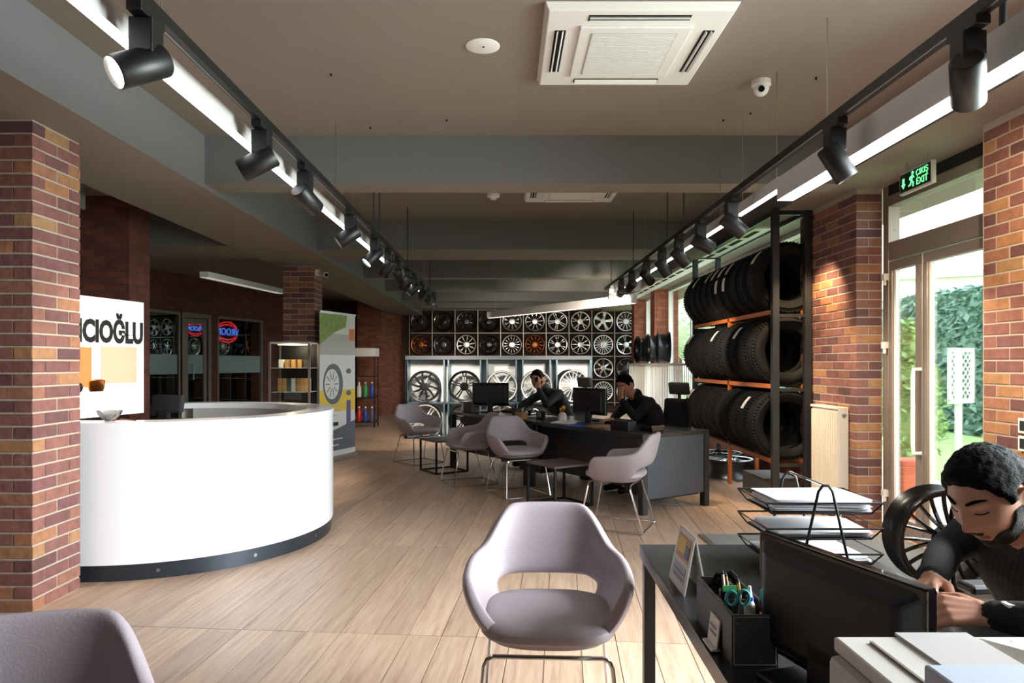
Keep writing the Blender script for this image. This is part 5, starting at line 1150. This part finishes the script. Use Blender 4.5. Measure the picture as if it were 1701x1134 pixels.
    lips = inh & (np.abs(hl[:, 0]) < .021) & (np.abs(hl[:, 2]+.059) < .010-.15*np.abs(hl[:, 0])) & (hl[:, 1] < -.07); zone[lips] = 4
    for mm in ('skin', shirt, 'trousers', 'shoe', 'lip'): me2.materials.append(M[mm])
    lt = np.empty(len(me2.loops), 'i'); me2.loops.foreach_get('vertex_index', lt); st = np.empty(len(me2.polygons), 'i'); me2.polygons.foreach_get('loop_start', st)
    me2.polygons.foreach_set('material_index', zone[lt[st]].astype('i')); me2.polygons.foreach_set('use_smooth', np.ones(len(me2.polygons), bool))
    me2.transform(off); o.parent = t
    HT = off @ headT
    shell_patch(hairoff, hair_pred(), HT, 'hair', 'hair', t, noise_amp=.0035)
    if beard: shell_patch(.0045, beard_pred, HT, 'beard', 'beard', t, noise_amp=.0015)
    for s_ in (-1, 1):
        pts = []
        for k in range(7):
            x = s_*(.012+.036*k/6); z = .036+.006*math.sin(k/6*2.6)
            d = Vector((x/.074, -math.sqrt(max(0, 1-(x/.074)**2-(z/.118)**2)), z/.118)); pts.append(tuple(HT @ (head_pt(d)+Vector((0, -.0005, 0)))))
        MB().tube(pts, .004, 6, rs=[.003, .0045, .0048, .0046, .004, .003, .0015]).build('eyebrow', 'hair', t, smooth=True)
        pts = []
        for k in range(7):
            x = s_*(.019+.026*k/6); z = .011-.003*math.sin(k/6*PI)
            d = Vector((x/.074, -math.sqrt(max(0, 1-(x/.074)**2-(z/.118)**2)), z/.118)); pts.append(tuple(HT @ (head_pt(d)+Vector((0, .0002, 0)))))
        MB().tube(pts, .0016, 6).build('eyelashes', 'hair', t, smooth=True)
    return t
def HTm(c, yawdir, pitch, roll=0, sc=1.0):
    """head at c facing the horizontal direction yawdir, pitched down by pitch"""
    return Matrix.Translation(c) @ Matrix.Rotation(faceto(*yawdir), 4, 'Z') @ Matrix.Rotation(pitch, 4, 'X') @ Matrix.Rotation(roll, 4, 'Y') @ Matrix.Scale(sc, 4)
# --- man bending over the nearest desk, facing left
Hn = Vector((1.235, 1.78, .962))
J = dict(fwd=(-1, -.1, 0), pelvis=(1.50, 1.80, .56), chest=(1.40, 1.80, .74), neck=(1.37, 1.79, .90), shL=(1.31, 1.60, .83), shR=(1.36, 1.99, .84),
 elL=(1.17, 1.44, .755), wrL=(1.075, 1.545, .745), elR=(1.26, 2.0, .765), wrR=(1.085, 1.78, .75), hipL=(1.48, 1.70, .53), hipR=(1.48, 1.90, .53), knL=(1.12, 1.66, .50), knR=(1.12, 1.92, .50), anL=(1.12, 1.64, .09), anR=(1.15, 1.94, .09),
 handL=((-.95, .25, .02), (.2, .6, -.8), -1, (.55, .7, .5)), handR=((-.7, -.7, -.05), (.3, -.3, -.9), 1, (.45, .6, .4)))
person('man in a black sweater bending over the foreground desk, dark hair and beard', (1.55, 1.80), J, HTm(Hn, (-1, -.40), .50, -.05, 1.08), .0045, True)
# --- man covering his face with a hand at the near desk of the row
def L_(s, t_, z): return dp(s, t_, z)
fv = (-V.x, -V.y, 0); hcn = Vector(L_(1.08, .78, 1.075))
J = dict(fwd=fv, pelvis=L_(.92, 1.04, .56), chest=L_(.95, .98, .80), neck=L_(1.03, .91, .975), shL=L_(.82, .88, .90), shR=L_(1.19, 1.0, .90), elL=L_(.86, .72, .755), wrL=L_(1.0, .66, .93),
 elR=L_(1.22, .80, .76), wrR=L_(1.05, .58, .73), hipL=L_(.82, 1.0, .53), hipR=L_(1.02, 1.0, .53), knL=L_(.82, .66, .50), knR=L_(1.04, .66, .50), anL=L_(.82, .66, .09), anR=L_(1.04, .66, .09),
 handL=(Vector(L_(1.06, .69, 1.06))-Vector(L_(1.0, .66, .93)), (V.x*.8+U.x*.2, V.y*.8+U.y*.2, .1), 1, (.25, .35, .3)), handR=((-V.x+U.x*.2, -V.y+U.y*.2, -.05), (0, 0, -1), -1, (.3, .4, .3)))
person('man in a black top covering his face with his hand at the near desk', L_(.90, 1.05, 0)[:2], J, HTm(hcn, (-V.x-.15, -V.y-.45), .45), .007, False, hd=1)
# --- man on the phone at the far desk
hc1 = Vector(L_(2.94, .98, 1.10))
J = dict(fwd=fv, pelvis=L_(2.78, 1.30, .58), chest=L_(2.80, 1.18, .82), neck=L_(2.87, 1.06, .99), shL=L_(2.64, 1.10, .92), shR=L_(3.04, 1.16, .92), elL=L_(2.58, .86, .80), wrL=L_(2.78, .88, .985),
 elR=L_(3.18, .90, .76), wrR=L_(3.04, .68, .73), hipL=L_(2.70, 1.22, .53), hipR=L_(2.90, 1.22, .53), knL=L_(2.72, .80, .50), knR=L_(2.94, .80, .50), anL=L_(2.72, .80, .09), anR=L_(2.94, .80, .09),
 handL=(Vector(L_(2.87, .93, 1.10))-Vector(L_(2.78, .88, .985)), (U.x*.8+V.x*.5, U.y*.8+V.y*.5, 0), 1, (.35, .5, .4)), handR=((-V.x+U.x*.1, -V.y+U.y*.1, -.05), (0, 0, -1), -1, (.3, .4, .3)))
person('man in a charcoal jacket holding a phone to his ear at the far desk', L_(2.78, 1.25, 0)[:2], J, HTm(hc1, (-.55, -.9), .22), .008, True, shirt='jacket')
p = Vector(L_(2.86, .915, 1.075)); t = thing('mobile_phone', 'dark mobile phone held to the ear by the man at the far desk', 'phone', p, faceto(-.55, -.9)); MB().cbox(.0, 0, 0, .008, .07, .14, rx=.3).build('phone_body', 'blackg', t, bevel=.002); MB().cbox(-.0045, 0, 0, .001, .062, .125, rx=.3).build('phone_screen', 'screen', t)
t = thing('wrist_watch', 'dark wrist watch on the near hand of the man at the foreground desk', 'watch', (1.092, 1.523, .747)); MB().tube([(.0, .031*math.cos(a), .031*math.sin(a)) for a in [2*PI*k/20 for k in range(20)]], .005, 6, True).build('strap', 'steel', t, smooth=True); MB().cbox(0, -.012, .032, .024, .024, .006).build('dial', 'ivory', t)
